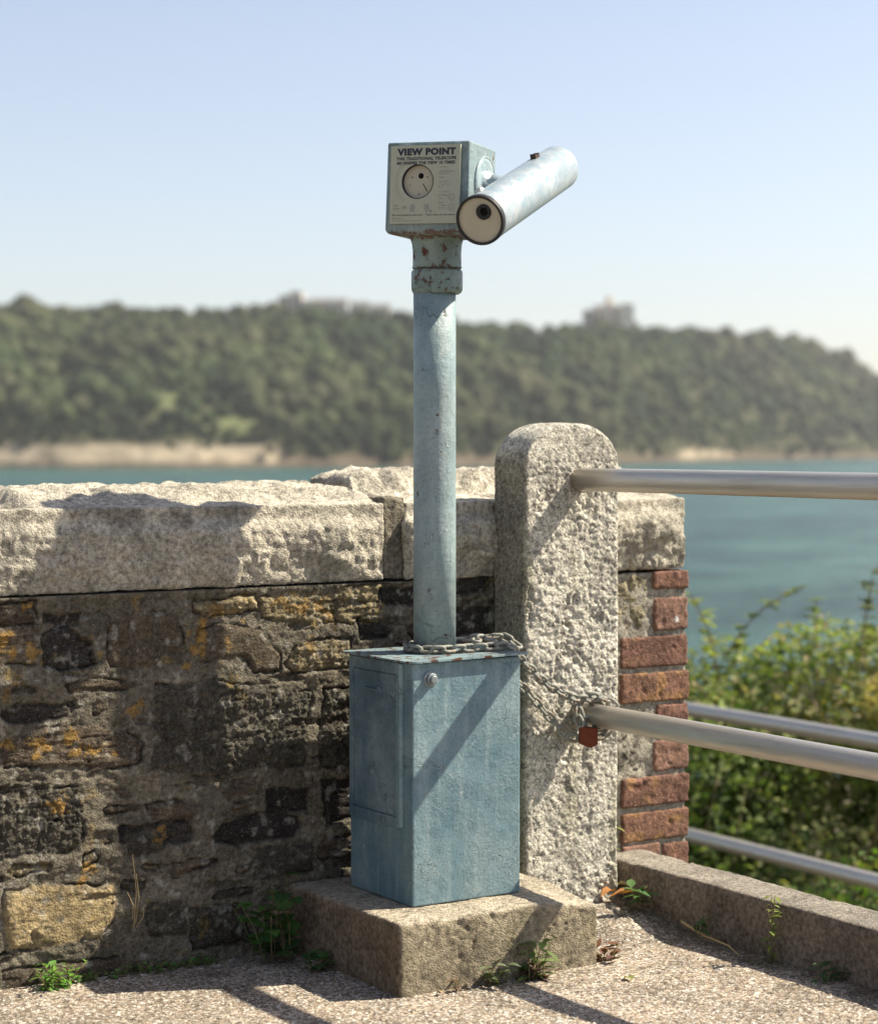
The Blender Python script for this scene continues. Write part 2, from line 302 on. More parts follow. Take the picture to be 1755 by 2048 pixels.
LICHEN=[(1.529, 0.466), (1.601, 0.494), (1.609, 0.473), (1.667, 0.47), (1.475, 0.492), (1.529, 0.494), (1.57, 0.364), (1.627, 0.209), (1.803, 0.28), (1.64, 0.234), (1.526, 0.676), (1.489, 0.678), (1.892, 0.702), (1.878, 0.661), (1.864, 0.632), (1.747, 0.547), (1.52, 0.771), (1.462, 0.699), (1.952, 0.673), (2.157, 0.658), (1.474, 0.6), (1.499, 0.63), (2.09, 0.747), (2.128, 0.733), (2.172, 0.748), (2.202, 0.717), (1.947, 0.736), (1.892, 0.718)]
rs = random.Random(5)
for row in range(7):                         # stones of the stretch of wall further left, and behind the telescope
    z0 = .03+row*.107; x = -4.0
    while x < 1.28:
        wd = min(rs.uniform(.12, .3), 1.46-x); STONES.append((rs.choice(['slate', 'dark', 'rough', 'brown', 'rubble']), [(x, z0+rs.uniform(0, .02)), (x, z0+.085), (x+wd-.03, z0+.085), (x+wd-.03, z0+rs.uniform(0, .02))])); x += wd
for (x, z, a, b) in [(2.05, .3, .1, .05), (2.02, .17, .14, .06), (2.3, .45, .15, .07), (2.3, .3, .14, .07), (2.46, .55, .08, .05), (2.5, .4, .08, .06), (2.52, .2, .08, .07)]:
    STONES.append((rs.choice(['slate', 'dark', 'rough']), [(x, z), (x, z+b), (x+a, z+b), (x+a, z)]))
def poly_ok(x, z, a, b):
    for t_, p_ in STONES:
        xs = [q[0] for q in p_]; zs = [q[1] for q in p_]
        if x < max(xs)+.006 and x+a > min(xs)-.006 and z < max(zs)+.006 and z+b > min(zs)-.006: return False
    return True
for _ in range(1500):                        # thin slates packed into the joints
    big_ = _ < 500; a = rs.uniform(.09, .17) if big_ else rs.uniform(.03, .10); b = rs.uniform(.035, .075) if big_ else rs.uniform(.010, .028); x = rs.uniform(1.4, 2.6); z = rs.uniform(.03, .77-b)
    if poly_ok(x, z, a, b):
        k = rs.uniform(-.006, .006); STONES.append((rs.choice(['slate', 'rough', 'brown', 'rubble', 'slate']), [(x, z+b*.3), (x+a*.12, z+b), (x+a*.6, z+b+k), (x+a, z+b*.8), (x+a*.97, z+b*.15), (x+a*.5, z+k*.5), (x+a*.1, z)]))
PAL = {'slate': (.12, .09, .062), 'dark': (.05, .043, .038), 'brown': (.125, .098, .066), 'rough': (.088, .078, .06), 'pale': (.42, .32, .17), 'rubble': (.27, .215, .125)}
def sdf(px, pz, poly):
    n = len(poly); d = np.full(px.shape, 9.); ins = np.zeros(px.shape, bool)
    for i in range(n):
        ax_, az = poly[i]; bx_, bz = poly[(i+1) % n]; ex, ez = bx_-ax_, bz-az
        t = np.clip(((px-ax_)*ex+(pz-az)*ez)/(ex*ex+ez*ez+1e-12), 0, 1); d = np.minimum(d, np.hypot(px-ax_-t*ex, pz-az-t*ez))
        cond = ((az > pz) != (bz > pz)); xi = ax_+(pz-az)*ex/(ez if abs(ez) > 1e-12 else 1e-12); ins ^= cond & (px < xi)
    return np.where(ins, -d, d)
stone_wall = thing('stone_wall', (2.0, 4.05, 0), 'rubble stone wall under thick granite coping blocks, with orange lichen and a brick end, behind the telescope', 'wall')
wx = np.concatenate([np.arange(-4, 1.38, .02), np.arange(1.38, 2.96, .0027)]); wz = np.append(np.arange(-.06, .7855, .0027), .7862)
WX, WZ = np.meshgrid(wx, wz); X = WX.ravel(); Zw = WZ.ravel(); P = np.stack([X, X*0+1.7, Zw], 1)
jx = X+.016*fbm(P, .045, 5, 50, .6); jz = Zw+.013*fbm(P, .045, 5, 60, .6)
PS = P*np.array([.22, 1, 1.6])              # stretched for slate layers
mort = .004*fbm(P, .12, 4, 4)+.0035*fbm(P, .014, 4, 6)+.003*fbm(P, .03, 3, 9, bill=True)
stk = fbm(P*np.array([.35, 1, 1]), .06, 4, 15)
h = mort+.006*sst(.1, .5, stk)-.008*sst(-.35, -.6, stk)
mc = np.array([.185, .160, .118])*(1+.45*fbm(P, .06, 5, 12, .6)+.3*fbm(P, .012, 3, 13))[:, None]; mc = mc*(.75+.25*sst(-.6, -.2, stk))[:, None]
col = mc.copy()
layer = fbm(PS, .02, 5, 21, .62); rough = fbm(P, .018, 4, 33, .6, bill=True); gen = fbm(P, .05, 4, 41)
for k, (t, poly) in enumerate(STONES):
    xs = [p[0] for p in poly]; zs = [p[1] for p in poly]
    m = (X > min(xs)-.05) & (X < max(xs)+.05) & (Zw > min(zs)-.05) & (Zw < max(zs)+.05)
    d = sdf(jx[m], jz[m], poly); smear = sst(.18, .42, fbm(P[m], .05, 4, 400+k, .6)+.2*sst(-.02, 0, d)-.16); ins = sst(.004, -.004, d)*(1-(.25 if t == 'rough' else .6)*smear)
    hs = {'slate': .003+.009*layer[m], 'dark': -.006+.007*layer[m], 'brown': .004+.004*gen[m]+.002*layer[m], 'rough': .004+.010*rough[m]+.003*gen[m], 'pale': .007+.004*gen[m]+.003*layer[m], 'rubble': .002+.008*rough[m]+.006*layer[m]}[t]
    hs = hs-.006*sst(-.012, -.001, d)*.6
    cr = np.exp(-(d/.0021)**2)*sst(-.2, .4, fbm(P[m], .05, 3, 70+k))        # open cracks round the stone
    h[m] = h[m]*(1-ins)+hs*ins-.010*cr
    v = 1+.35*fbm(P[m], .03, 4, 80+k); base = np.array(PAL[t])*(.85+.3*((k*37) % 10)/10)
    cs = base[None]*v[:, None]
    if t == 'pale': bw_ = (sst(.0, .5, fbm(P[m]*np.array([.6, 1, 1]), .05, 5, 91, .6))*.6)[:, None]; cs = cs*(1-bw_)+np.array([.24, .17, .09])*bw_; hs = hs+.006*fbm(P[m], .04, 4, 93)
    if t in ('slate', 'rubble'): cs = cs*(1+.5*layer[m])[:, None]
    sa = sst(.15, .5, fbm(P[m], .022, 4, 90+k))*.5
    cs = cs*(1-sa[:, None])+np.array([.3, .27, .2])*sa[:, None] if t in ('rubble', 'rough', 'slate') else cs
    col[m] = col[m]*(1-ins[:, None])+cs*ins[:, None]; col[m] *= (1-.6*cr)[:, None]
fl_ = sst(.22, .5, fbm(P*np.array([.3, 1, 1.3]), .045, 5, 112, .62)); h -= .006*fl_; col = col*(1-.55*fl_[:, None])+np.array([.07, .055, .04])*.55*fl_[:, None]   # slate slips showing through
ho = sst(.52, .62, fbm(P*np.array([.6, 1, 1]), .03, 4, 140, .6)); h -= .012*ho; col *= (1-.5*ho)[:, None]
lw = fbm(P, .006, 4, 200, .7); lw2 = fbm(P, .02, 3, 222, .6)
for i, (lx, lz) in enumerate(LICHEN):
    r = .008+.012*((i*53) % 7)/7
    d = np.hypot((X-lx)/1.3, Zw-lz)/r; a = sst(1.0, .55, d+1.9*lw2+.8*lw)*(.7 if i < 18 else .5)
    col = col*(1-a[:, None])+np.array([.42, .24, .055])*(1+.3*lw)[:, None]*a[:, None]; h += .001*a
gl = sst(.28, .5, fbm(P, .035, 5, 300, .65))*sst(-.1, .4, fbm(P, .3, 2, 310)+.8*sst(.5, .7, Zw))*.55
col = col*(1-gl[:, None])+np.array([.36, .24, .06])*gl[:, None]
wl_ = sst(.32, .5, fbm(P, .02, 4, 330))*.45; col = col*(1-wl_[:, None])+np.array([.5, .47, .4])*wl_[:, None]
h = h+.004*sst(.765, .785, Zw); V = np.stack([X, 3.84-h, Zw], 1)
mb = MB(); mb.box(-4, 2.99, 3.855, 4.28, -1.2, .7855)
nf = grid_faces(len(wx), len(wz)); F = [list(f) for f in nf]+[[i+len(V) for i in f] for f in mb.f]
mesh('masonry', np.concatenate([V, np.array(mb.v)]), F, M_masonry, stone_wall, col=np.concatenate([np.clip(col*.86, .01, .9), np.full((8, 3), .2)]))
# coping
def coping(x0, x1, seed, ridge, lows, res=.0042, bul=.022):
    def warp(V):
        V = V.copy(); f = V[:, 1] < 3.86; t = (V[:, 2]-.787)/.177; top = sst(.80, .95, t)
        up = sst(3.85, 4.02, V[:, 1])*.036; 
        if ridge: up = .012*sst(3.85, 3.95, V[:, 1])+.055*sst(4.03, 4.08, V[:, 1]+.04*fbm(V, .09, 3, seed))*sst(2.30, 2.46, V[:, 0])
        for (a, b, dz) in lows: up = up-dz*sst(a-.03, a+.02, V[:, 0])*sst(b+.03, b-.02, V[:, 0])*sst(3.86, 3.93, V[:, 1])
        V[:, 2] += up*top; return V
    def disp(V, N):
        t = (V[:, 2]-.787)/.177; fr = np.clip(-N[:, 1], 0, 1); tp = np.clip(N[:, 2], 0, 1); Q = V+np.array([seed*3., 0, 0])
        prof = sst(.86, .66, t)*(.45+.55*sst(.14, .42, t+.22*fbm(Q*np.array([1, 0, 0]), .16, 3, seed)))
        face = bul*prof*sst(x1+.004, x1-.07, V[:, 0])*(.75+.5*fbm(Q*np.array([1, 0, .6]), .13, 3, seed+1))-.004*sst(.2, .02, t)
        ru = .009*fbm(Q, .04, 4, seed+2, .6, bill=True)*sst(.9, .7, t)+.002*fbm(Q, .01, 3, seed+3)
        topd = .020*fbm(Q, .07, 5, seed+4, .6)*sst(3.86, 3.95, V[:, 1])+.0025*fbm(Q, .012, 4, seed+5)
        return fr*(face+ru)+tp*topd+(1-fr)*(1-tp)*.004*fbm(Q, .03, 4, seed)-.004
    V, F, N = rough_block((x0, x1), (3.84, 4.28), (.787, .964), res, .009, disp, warp)
    b = fbm(V, .11, 5, seed+9); g = fbm(V, .03, 4, seed+10)
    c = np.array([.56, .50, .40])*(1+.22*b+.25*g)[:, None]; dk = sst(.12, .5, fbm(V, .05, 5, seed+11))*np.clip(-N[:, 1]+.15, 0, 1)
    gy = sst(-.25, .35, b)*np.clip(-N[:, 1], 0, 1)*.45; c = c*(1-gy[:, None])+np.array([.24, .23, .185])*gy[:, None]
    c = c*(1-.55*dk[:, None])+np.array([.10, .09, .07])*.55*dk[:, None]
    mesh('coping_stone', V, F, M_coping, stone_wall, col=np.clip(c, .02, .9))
coping(-1.2, -.35, 5, False, [], .02); coping(-.33, .55, 6, False, [], .02)
coping(.57, 1.44, 3, False, [(1.42, 1.5, .0)], .008); coping(1.446, 2.348, 1, False, [(1.40, 1.52, .026)]); coping(2.392, 3.2, 14, True, [], bul=.03)
def disp(V, N): return .006*fbm(V, .02, 4, 3, .6)-.004*sst(.0, .4, fbm(V, .05, 3, 8))
V, F, N = rough_block((2.342, 2.398), (3.846, 4.27), (.79, .972), .004, .006, disp)
mesh('mortar_joint', V, F, M_masonry, stone_wall, col=np.array([.23, .2, .15])*(1+.3*fbm(V, .02, 4, 2))[:, None])
# ridge of loose rubble set on the back of the wall
for i, (x, y, a, b, z1) in enumerate([(2.47, 4.16, .13, .1, 1.025), (2.60, 4.17, .12, .1, 1.03), (2.73, 4.15, .13, .1, 1.02), (2.88, 4.16, .13, .1, 1.01), (3.02, 4.15, .13, .1, .995)]):
    V, F, N = rough_block((x-a/2-.01, x+a/2+.01), (y-b/2, y+b/2), (.955, z1), .006, .03, lambda V, N: .010*fbm(V, .045, 4, 40+i, .6))
    mesh('coping_rubble', V, F, M_coping, stone_wall, col=np.array([.46, .40, .34])*(1+.3*fbm(V, .03, 4, i))[:, None])
# brick end
BRICKS = [(3.096, 3.204, 0.745, 0.781), (3.099, 3.204, 0.645, 0.717), (2.998, 3.203, 0.558, 0.625), (2.998, 3.206, 0.474, 0.538), (3.107, 3.207, 0.393, 0.459), (3.098, 3.208, 0.305, 0.372), (3.002, 3.208, 0.224, 0.287), (3.002, 3.208, 0.14, 0.203), (3.128, 3.208, 0.057, 0.121), (3.003, 3.118, 0.063, 0.126), (3.0, 3.2, -.03, .035), (3.0, 3.2, -.12, -.05)]
Vs, Fs, Cs = [], [], []; nb = 0
def addb(V, F, c):
    global nb
    Vs.append(V); Fs.append(F+nb); Cs.append(c); nb += len(V)
V, F, N = rough_block((2.985, 3.204), (3.842, 4.27), (-1.2, .784), .006, .006, lambda V, N: .005*fbm(V, .02, 4, 9)+.003*fbm(V, .008, 3, 2)-.003)
addb(V, F, np.array([.31, .28, .225])*(1+.4*fbm(V, .03, 4, 2))[:, None])
for i, (x0, x1, z0, z1) in enumerate(BRICKS):
    z0 -= .0035; z1 += .0035
    V, F, N = rough_block((x0, x1), (3.8355+.0015*((i*7) % 3), 3.95), (z0, z1), .0035, .006, lambda V, N: .0025*fbm(V, .02, 4, 20+i)+.0012*fbm(V, .006, 3, 5)-.003*sst(.3, .6, fbm(V, .03, 3, 60+i)))
    base = np.array([(.20, .105, .078), (.235, .135, .10), (.185, .098, .072), (.205, .11, .075)][i % 4]); u = fbm(V, .035, 4, 30+i)
    c = base*(1+.25*u)[:, None]; dk = sst(.05, .5, fbm(V, .03, 5, 70+i))[:, None]; c = c*(1-.5*dk)+np.array([.13, .07, .045])*.5*dk
    yl = (sst(.1, .4, fbm(V, .03, 4, 90+i))*(.3 if i in (3, 7, 6) else .08))[:, None]; c = c*(1-yl)+np.array([.42, .24, .07])*yl
    if i == 1: wsp = sst(.008, .006, np.hypot(V[:, 0]-3.165, V[:, 2]-.667))[:, None]; c = c*(1-wsp)+np.array([.75, .7, .66])*wsp
    addb(V, F, c)
for i, (x0, x1, z0, z1, t) in enumerate([(2.95, 3.082, .645, .782, 'rubble'), (2.95, 3.072, .302, .4, 'rough'), (2.95, 3.09, .405, .458, 'rough')]):
    V, F, N = rough_block((x0, x1), (3.842, 3.95), (z0, z1), .0035, .012, lambda V, N: .010*fbm(V, .022, 5, 120+i, .6, bill=True)-.003)
    addb(V, F, np.array([.25, .215, .14] if i == 0 else [.12, .105, .085])*(1+.5*fbm(V, .015, 4, 3))[:, None])
mesh('brick_quoin', np.concatenate(Vs), np.concatenate(Fs), stone_mat('brick', .12, 350, .0018), stone_wall, col=np.clip(np.concatenate(Cs), .01, .9))
# ------------------------------------------------------------------ granite pillar
def pdisp(V, N):
    fr = np.clip(-N[:, 1], 0, 1); sd = 1-fr
    a = fbm(V*np.array([1, 1, .8]), .028, 5, 3, .62); b = fbm(V, .016, 4, 8, .6, bill=True); ed = sst(.0, .02, V[:, 0]-2.626)*sst(.0, .014, 2.893-V[:, 0])
    pit = sst(.12, .5, a+.35*fbm(V, .11, 3, 71))
    return fr*(-.010*pit+.0034*b*(1+.8*fbm(V, .1, 2, 72))+.006*fbm(V, .09, 3, 5)+.0022*fbm(V, .0075, 3, 15))*(.35+.65*ed)*(.4+.6*sst(1.10, 1.0, V[:, 2]))+sd*(.0012*fbm(V, .012, 4, 4)+.002*fbm(V, .06, 3, 6))
def pwarp(V):
    V = V.copy(); zr = 1.025; u = np.clip(np.abs(V[:, 0]-2.7595)/.1345, 0, 1); H = (1-u**2.35)**(1/2.1)
    m = V[:, 2] > zr; V[m, 2] = zr+(V[m, 2]-zr)*np.maximum(H[m], .0); return V
V, F, N = rough_block((2.626, 2.893), (3.71, 3.835), (-.05, 1.137), .0032, .012, pdisp, pwarp)
c = np.array([.72, .665, .555])*(1+.16*fbm(V, .08, 4, 2))[:, None]; sp = sst(.05, .4, fbm(V, .006, 3, 17, .8))[:, None]*.5
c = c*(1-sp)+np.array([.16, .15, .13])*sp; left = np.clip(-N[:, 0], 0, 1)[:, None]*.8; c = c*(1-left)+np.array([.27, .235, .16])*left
gr = (sst(.2, .55, fbm(V*np.array([1, 1, .15]), .03, 4, 44))*.35)[:, None]; c = c*(1-gr)+np.array([.32, .30, .15])*gr
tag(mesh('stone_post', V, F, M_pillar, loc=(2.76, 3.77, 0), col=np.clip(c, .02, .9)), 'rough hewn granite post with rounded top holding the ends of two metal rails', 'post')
# ------------------------------------------------------------------ kerb
V, F, N = rough_block((2.93, 3.06), (1.0, 3.838), (-.6, .122), .012, .008, lambda V, N: .003*fbm(V, .05, 4, 3)+.0016*fbm(V, .014, 3, 4)-.004*sst(.25, .5, fbm(V, .06, 4, 9)))
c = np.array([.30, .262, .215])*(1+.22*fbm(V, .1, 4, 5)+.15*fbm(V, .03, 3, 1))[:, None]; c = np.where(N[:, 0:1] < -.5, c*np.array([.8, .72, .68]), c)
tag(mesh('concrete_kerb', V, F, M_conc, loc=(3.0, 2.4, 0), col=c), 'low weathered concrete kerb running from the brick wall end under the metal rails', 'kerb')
# ------------------------------------------------------------------ plinth
def pl(V, N):
    e = sst(.02, .0, np.minimum(np.abs(V[:, 0]-2.59), np.abs(V[:, 1]-3.393)))
    chip = sst(.2, .5, fbm(V, .035, 3, 6))*sst(.10, .146, V[:, 2])*e
    return .0022*fbm(V, .03, 4, 7)+.0012*fbm(V, .01, 3, 3)-.007*chip-.003*sst(.42, .52, fbm(V, .011, 3, 55))
def pw(V):
    V = V.copy(); t = sst(2.45, 2.59, V[:, 0])*sst(3.6, 3.393, V[:, 1]); V[:, 2] -= .018*t*sst(.05, .146, V[:, 2])
    V[:, 1] = V[:, 1]+.006*fbm(V*np.array([1, 0, 0]), .15, 2, 3)*sst(.0, .146, V[:, 2])*sst(3.5, 3.393, V[:, 1]); return V
V, F, N = rough_block((2.104, 2.59), (3.393, 3.85), (-.06, .146), .0042, .007, pl, pw)
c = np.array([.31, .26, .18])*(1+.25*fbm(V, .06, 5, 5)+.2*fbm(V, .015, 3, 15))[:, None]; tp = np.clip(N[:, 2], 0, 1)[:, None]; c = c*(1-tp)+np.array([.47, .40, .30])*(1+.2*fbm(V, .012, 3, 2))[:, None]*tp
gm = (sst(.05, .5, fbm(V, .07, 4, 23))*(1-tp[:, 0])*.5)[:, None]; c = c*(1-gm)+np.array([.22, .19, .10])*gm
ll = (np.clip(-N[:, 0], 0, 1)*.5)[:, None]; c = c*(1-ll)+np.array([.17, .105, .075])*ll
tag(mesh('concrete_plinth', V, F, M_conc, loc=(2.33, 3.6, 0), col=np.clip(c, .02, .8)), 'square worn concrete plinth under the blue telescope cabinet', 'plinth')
# ------------------------------------------------------------------ telescope
PX, PY = 2.340, 3.634
tel = thing('viewing_telescope', (PX, PY, .146), 'old blue coin operated telescope with rusty head box on a pole above a blue cabinet', 'telescope')
CX0, CX1, CY0, CY1, CZ0, CZ1 = 2.202, 2.469, 3.502, 3.752, .147, .645
cab = bevel(MB().box(CX0, CX1, CY0, CY1, CZ0, CZ1).build('cabinet', M_paint, tel), .004, 3)
# raised frame of the left side, door panel, hinge, latch
mb = MB(); xf = CX0-.0045
for (y0, y1, z0, z1) in [(3.734, 3.748, .300, .642), (3.556, 3.7335, .618, .642), (3.556, 3.7335, .300, .3235)]: mb.box(xf, CX0+.001, y0, y1, z0, z1)
bevel(mb.build('door_frame', M_door_shade, cab), .0012)
door = bevel(MB().box(CX0-.0035, CX0+.001, 3.562, 3.7315, .326, .6155).build('door', M_door_shade, cab), .0012)
mb = MB(); mb.box(CX0-.005, CX0+.001, 3.5505, 3.5590, .302, .642)
mb.tube([(CX0-.0035, 3.540, .306), (CX0-.0035, 3.540, .642)], .0065, 12); bevel(mb.build('hinge', paint('hinge_paint', .06, base=(.15, .24, .26), streak=.2), cab), .0008)
mb = MB(); mb.box(CX0-.010, CX0+.001, 3.626, 3.676, .5765, .5815); mb.box(CX0-.008, CX0+.001, 3.612, 3.630, .572, .586); bevel(mb.build('latch', M_door_shade, cab), .001)
# lid: thin plate with rounded corners and a slightly lifted right corner
def rrect(x0, x1, y0, y1, rr):
    o = []
    for cx_, cy_, a0, r_ in [(x1, y0, -90, rr[1]), (x1, y1, 0, rr[2]), (x0, y1, 90, rr[3]), (x0, y0, 180, rr[0])]:
        ccx = cx_-r_ if cx_ == x1 else cx_+r_; ccy = cy_-r_ if cy_ == y1 else cy_+r_
        o += [(ccx+r_*math.cos(R(a0+k*15)), ccy+r_*math.sin(R(a0+k*15))) for k in range(7)]
    return o
ol = rrect(2.187, 2.482, 3.489, 3.768, (.024, .006, .01, .006)); rg = []
for z, s in [(.6455, .0), (.6458, .0), (.6490, .0), (.6497, -.0015)]:
    rg.append([(x-s*0+np.sign(2.33-x)*-s*0+(2.33-x)*(-s/.15)*-1, y, z+.004*max(0, (x-2.40))/.08*max(0, 3.56-y)/.07) for x, y in ol])
MB().rings(rg).build('lid', M_lid, cab)
mb = MB(); bc = np.array([2.244, CY0, .611]); mb.lathe([(.0005, -.0002), (.0165, 0), (.0165, .0022), (.0145, .0034), (.0, .0034)], bc, (0, -1, 0), 28)
mb.lathe([(.0120, .003), (.0120, .010), (.0108, .0112), (.0, .0112)], bc, (0, -1, 0), 24); mb.lathe([(.0078, .011), (.0078, .016), (.0065, .0174), (0, .0176)], bc, (0, -1, 0), 20)
mb.build('bolt', M_zinc, cab, smooth=False)
# pole
mb = MB(); mb.lathe([(.0447, .645), (.0449, .9), (.0446, 1.2), (.0447, 1.418)], (PX, PY, 0), n=64); mb.build('pole', M_pole, tel, smooth=True)
for o in [bpy.data.objects['pole']]: o.data.polygons.foreach_set('use_smooth', [len(p.vertices) == 4 for p in o.data.polygons])
cc = (PX+.004, PY-.003, 0)
mb = MB(); mb.lathe([(.046, 1.404), (.051, 1.407), (.0535, 1.412), (.0540, 1.420), (.0540, 1.449), (.0525, 1.453), (.0505, 1.4545)], cc, n=64)
mb.lathe([(.0485, 1.453), (.0475, 1.4575)], cc, n=64)
mb.lathe([(.0510, 1.4572), (.0525, 1.4590), (.0510, 1.463), (.0508, 1.490), (.0525, 1.508), (.0570, 1.523), (.062, 1.533)], cc, n=64); col_o = mb.build('collar', M_collar, tel, smooth=True)
# head box frame
PSI = R(22); ROLL = R(1.6)
e1 = math.cos(PSI)*RT-math.sin(PSI)*FH; e2 = math.sin(PSI)*RT+math.cos(PSI)*FH; upv = np.array([0, 0, 1.])
e1r = e1*math.cos(ROLL)-upv*math.sin(ROLL); upr = upv*math.cos(ROLL)+e1*math.sin(ROLL)
HC = RT*.0045+FH*4.309; HC[2] = 1.6195                                                   # centre of the box
def H(p): return HC+p[0]*e1r+p[1]*e2+p[2]*upr
bw, bd, bh = .0925, .0775, .0915
mb = MB()
def sq(z, s, dy=0): return [H((x*s, y*s+dy, z)) for x, y in [(-bw, -bd), (bw, -bd), (bw, bd), (-bw, bd)]]
mb.rings([sq(-bh-.006, .93), sq(-bh, 1.0), sq(bh, .985)]); head = bevel(mb.build('head_box', M_head, tel), .005, 4)
# label plate with a round hole
lx0, lx1, lz0, lz1 = -.0785, .0752, -.0770, .0830; hx, hz_, hr = -.0175, .0085, .0352; yl = -bd-.0016
def front_plate(name, y, mat, thick=.0016):
    n = 48; inn = [(hx+hr*math.cos(a), hz_+hr*math.sin(a)) for a in np.arange(n)*2*math.pi/n]; out = []
    for a in np.arange(n)*2*math.pi/n:
        dx, dz = math.cos(a), math.sin(a); t = min(((lx1 if dx > 0 else lx0)-hx)/dx if abs(dx) > 1e-6 else 9, ((lz1 if dz > 0 else lz0)-hz_)/dz if abs(dz) > 1e-6 else 9); out.append((hx+t*dx, hz_+t*dz))
    for cx_, cz_ in [(lx0, lz0), (lx1, lz0), (lx0, lz1), (lx1, lz1)]:
        k = min(range(n), key=lambda i: (out[i][0]-cx_)**2+(out[i][1]-cz_)**2); out[k] = (cx_, cz_)
    V = [H((x, y, z)) for x, z in inn]+[H((x, y, z)) for x, z in out]+[H((x, y+thick, z)) for x, z in inn]+[H((x, y+thick, z)) for x, z in out]; F = []
    for i in range(n):
        j = (i+1) % n; F += [(i, j, n+j, n+i), (n+i, n+j, 3*n+j, 3*n+i), (i, 2*n+i, 2*n+j, j)]
    return mesh(name, V, F, mat, head, smooth=False)
front_plate('label', yl-.0072, M_plate, .0075)
def disc(cx_, cz_, r, y0, y1, name, mat, par, n=36):
    m_ = MB(); m_.rings([[H((cx_+r*math.cos(a), y, cz_+r*math.sin(a))) for a in np.arange(n)*2*math.pi/n] for y in (y0, y1)]); return m_.build(name, mat, par)
disc(hx, hz_, hr+.002, yl+.0012, yl+.006, 'sight_disc', M_cream, head)
m_ = MB()
for (x, z, r) in [(.004, .0125, .0058), (-.0155, .010, .0013), (.018, .010, .0013), (.0, -.025, .0013), (-.02, -.006, .0008)]:
    m_.rings([[H((hx+x+r*math.cos(a), y, hz_+z+r*math.sin(a))) for a in np.arange(20)*2*math.pi/20] for y in (yl+.0004, yl+.002)])
a0, a1 = (hx+.0085, hz_-.0035), (hx+.0185, hz_-.0195); dx, dz = a1[0]-a0[0], a1[1]-a0[1]; L_ = math.hypot(dx, dz); nx, nz = -dz/L_*.0007, dx/L_*.0007
m_.prism([(a0[0]-nx, a0[1]-nz), (a1[0]-nx, a1[1]-nz), (a1[0]+nx, a1[1]+nz), (a0[0]+nx, a0[1]+nz)], yl+.0005, yl+.0015, H); m_.build('sight_hole', M_black, head)
# lettering
LET = {}
def text(s, xc, zc, wid, hgt, mat, bold=0, left=False):
    cu = bpy.data.curves.new('t', 'FONT'); cu.body = s; cu.size = 1; cu.offset = bold; cu.space_character = 1+bold*1.6; cu.extrude = 0; cu.resolution_u = 3
    ob = bpy.data.objects.new('t', cu); sc.collection.objects.link(ob); dg = bpy.context.evaluated_depsgraph_get(); me = bpy.data.meshes.new_from_object(ob.evaluated_get(dg))
    V = np.zeros(len(me.vertices)*3); me.vertices.foreach_get('co', V); V = V.reshape(-1, 3); F = [list(p.vertices) for p in me.polygons]
    bpy.data.objects.remove(ob); bpy.data.curves.remove(cu); bpy.data.meshes.remove(me)
    x0, x1 = V[:, 0].min(), V[:, 0].max(); z0, z1 = V[:, 1].min(), V[:, 1].max()
    if not wid: wid = (x1-x0)*hgt/(z1-z0)
    xx = (V[:, 0]-x0)/(x1-x0)*wid+(xc if left else xc-wid/2); zz = (V[:, 1]-(z0+z1)/2)/(z1-z0)*hgt+zc
    MB().add([H((a, yl-.0076, b)) for a, b in zip(xx, zz)], F).build('lettering', mat, head)
def ringmark(cx_, cz_, r, w_, a0=0, a1=360, mat=M_fade):
    A = np.radians(np.linspace(a0, a1, 30)); V = [H((cx_+(r+s)*math.cos(a), yl-.0076, cz_+(r+s)*math.sin(a))) for a in A for s in (-w_/2, w_/2)]
    MB().add(V, [(2*i, 2*i+1, 2*i+3, 2*i+2) for i in range(29)]).build('symbol', mat, head)
text('VIEW POINT', .0005, .0695, .130, .0150, M_ink, .068)
mb = MB(); mb.rings([[H((hx+q*math.cos(a), y, hz_+q*math.sin(a))) for a in np.arange(48)*2*math.pi/48] for q, y in ((hr+.0002, yl-.0075), (hr-.0012, yl-.0075), (hr-.0012, yl+.001))], caps=False); mb.build('recess_shade', M_dark, head, smooth=True)  # added dark ring, paints the shade on the inner wall of the hole
text('THIS TRADITIONAL TELESCOPE', .0, .0558, .133, .0066, M_ink, .045); text('MAGNIFIES THE VIEW 10 TIMES', .0, .0468, .129, .0066, M_ink, .045)
for s, z in [('To operate', .0375), ('Locate the bar in', .0290), ('& turn pointer', .0240), ('knob', .0165), ('Insert 20p coin', .0075), ('Turn knob fully', -.0135), ('to start', -.0195), ('look', -.026), ('Focus', -.0345), ('To engage', -.0405), ('reposition', -.0465)]:
    text(s, .030, z, 0, .0034, M_fade, .0, True)
for x, z, r in [(.034, -.0015, .0045), (.058, -.024, .0072), (.058, -.0445, .0072), (.058, -.024, .004), (.058, -.0445, .0035)]: ringmark(x, z, r, .0006)
ringmark(.045, -.003, .006, .0007, 20, 160); ringmark(hx, hz_, .046, .0005, 120, 235); ringmark(hx, hz_, .050, .0005, 115, 232)
text('TIME', -.072, -.040, 0, .0036, M_fade, 0, True); text('COIN 20p', -.072, -.0465, 0, .0036, M_fade, 0, True)
text('Do not point at the sun.   Take care on the stand', -.003, -.0600, .139, .0044, M_ink, .012); text('Made in England', -.072, -.0668, 0, .0030, M_fade, .01, True); text('Viewing only permitted when coin is inserted in slot', -.072, -.0715, .066, .0026, M_fade, .0, True)
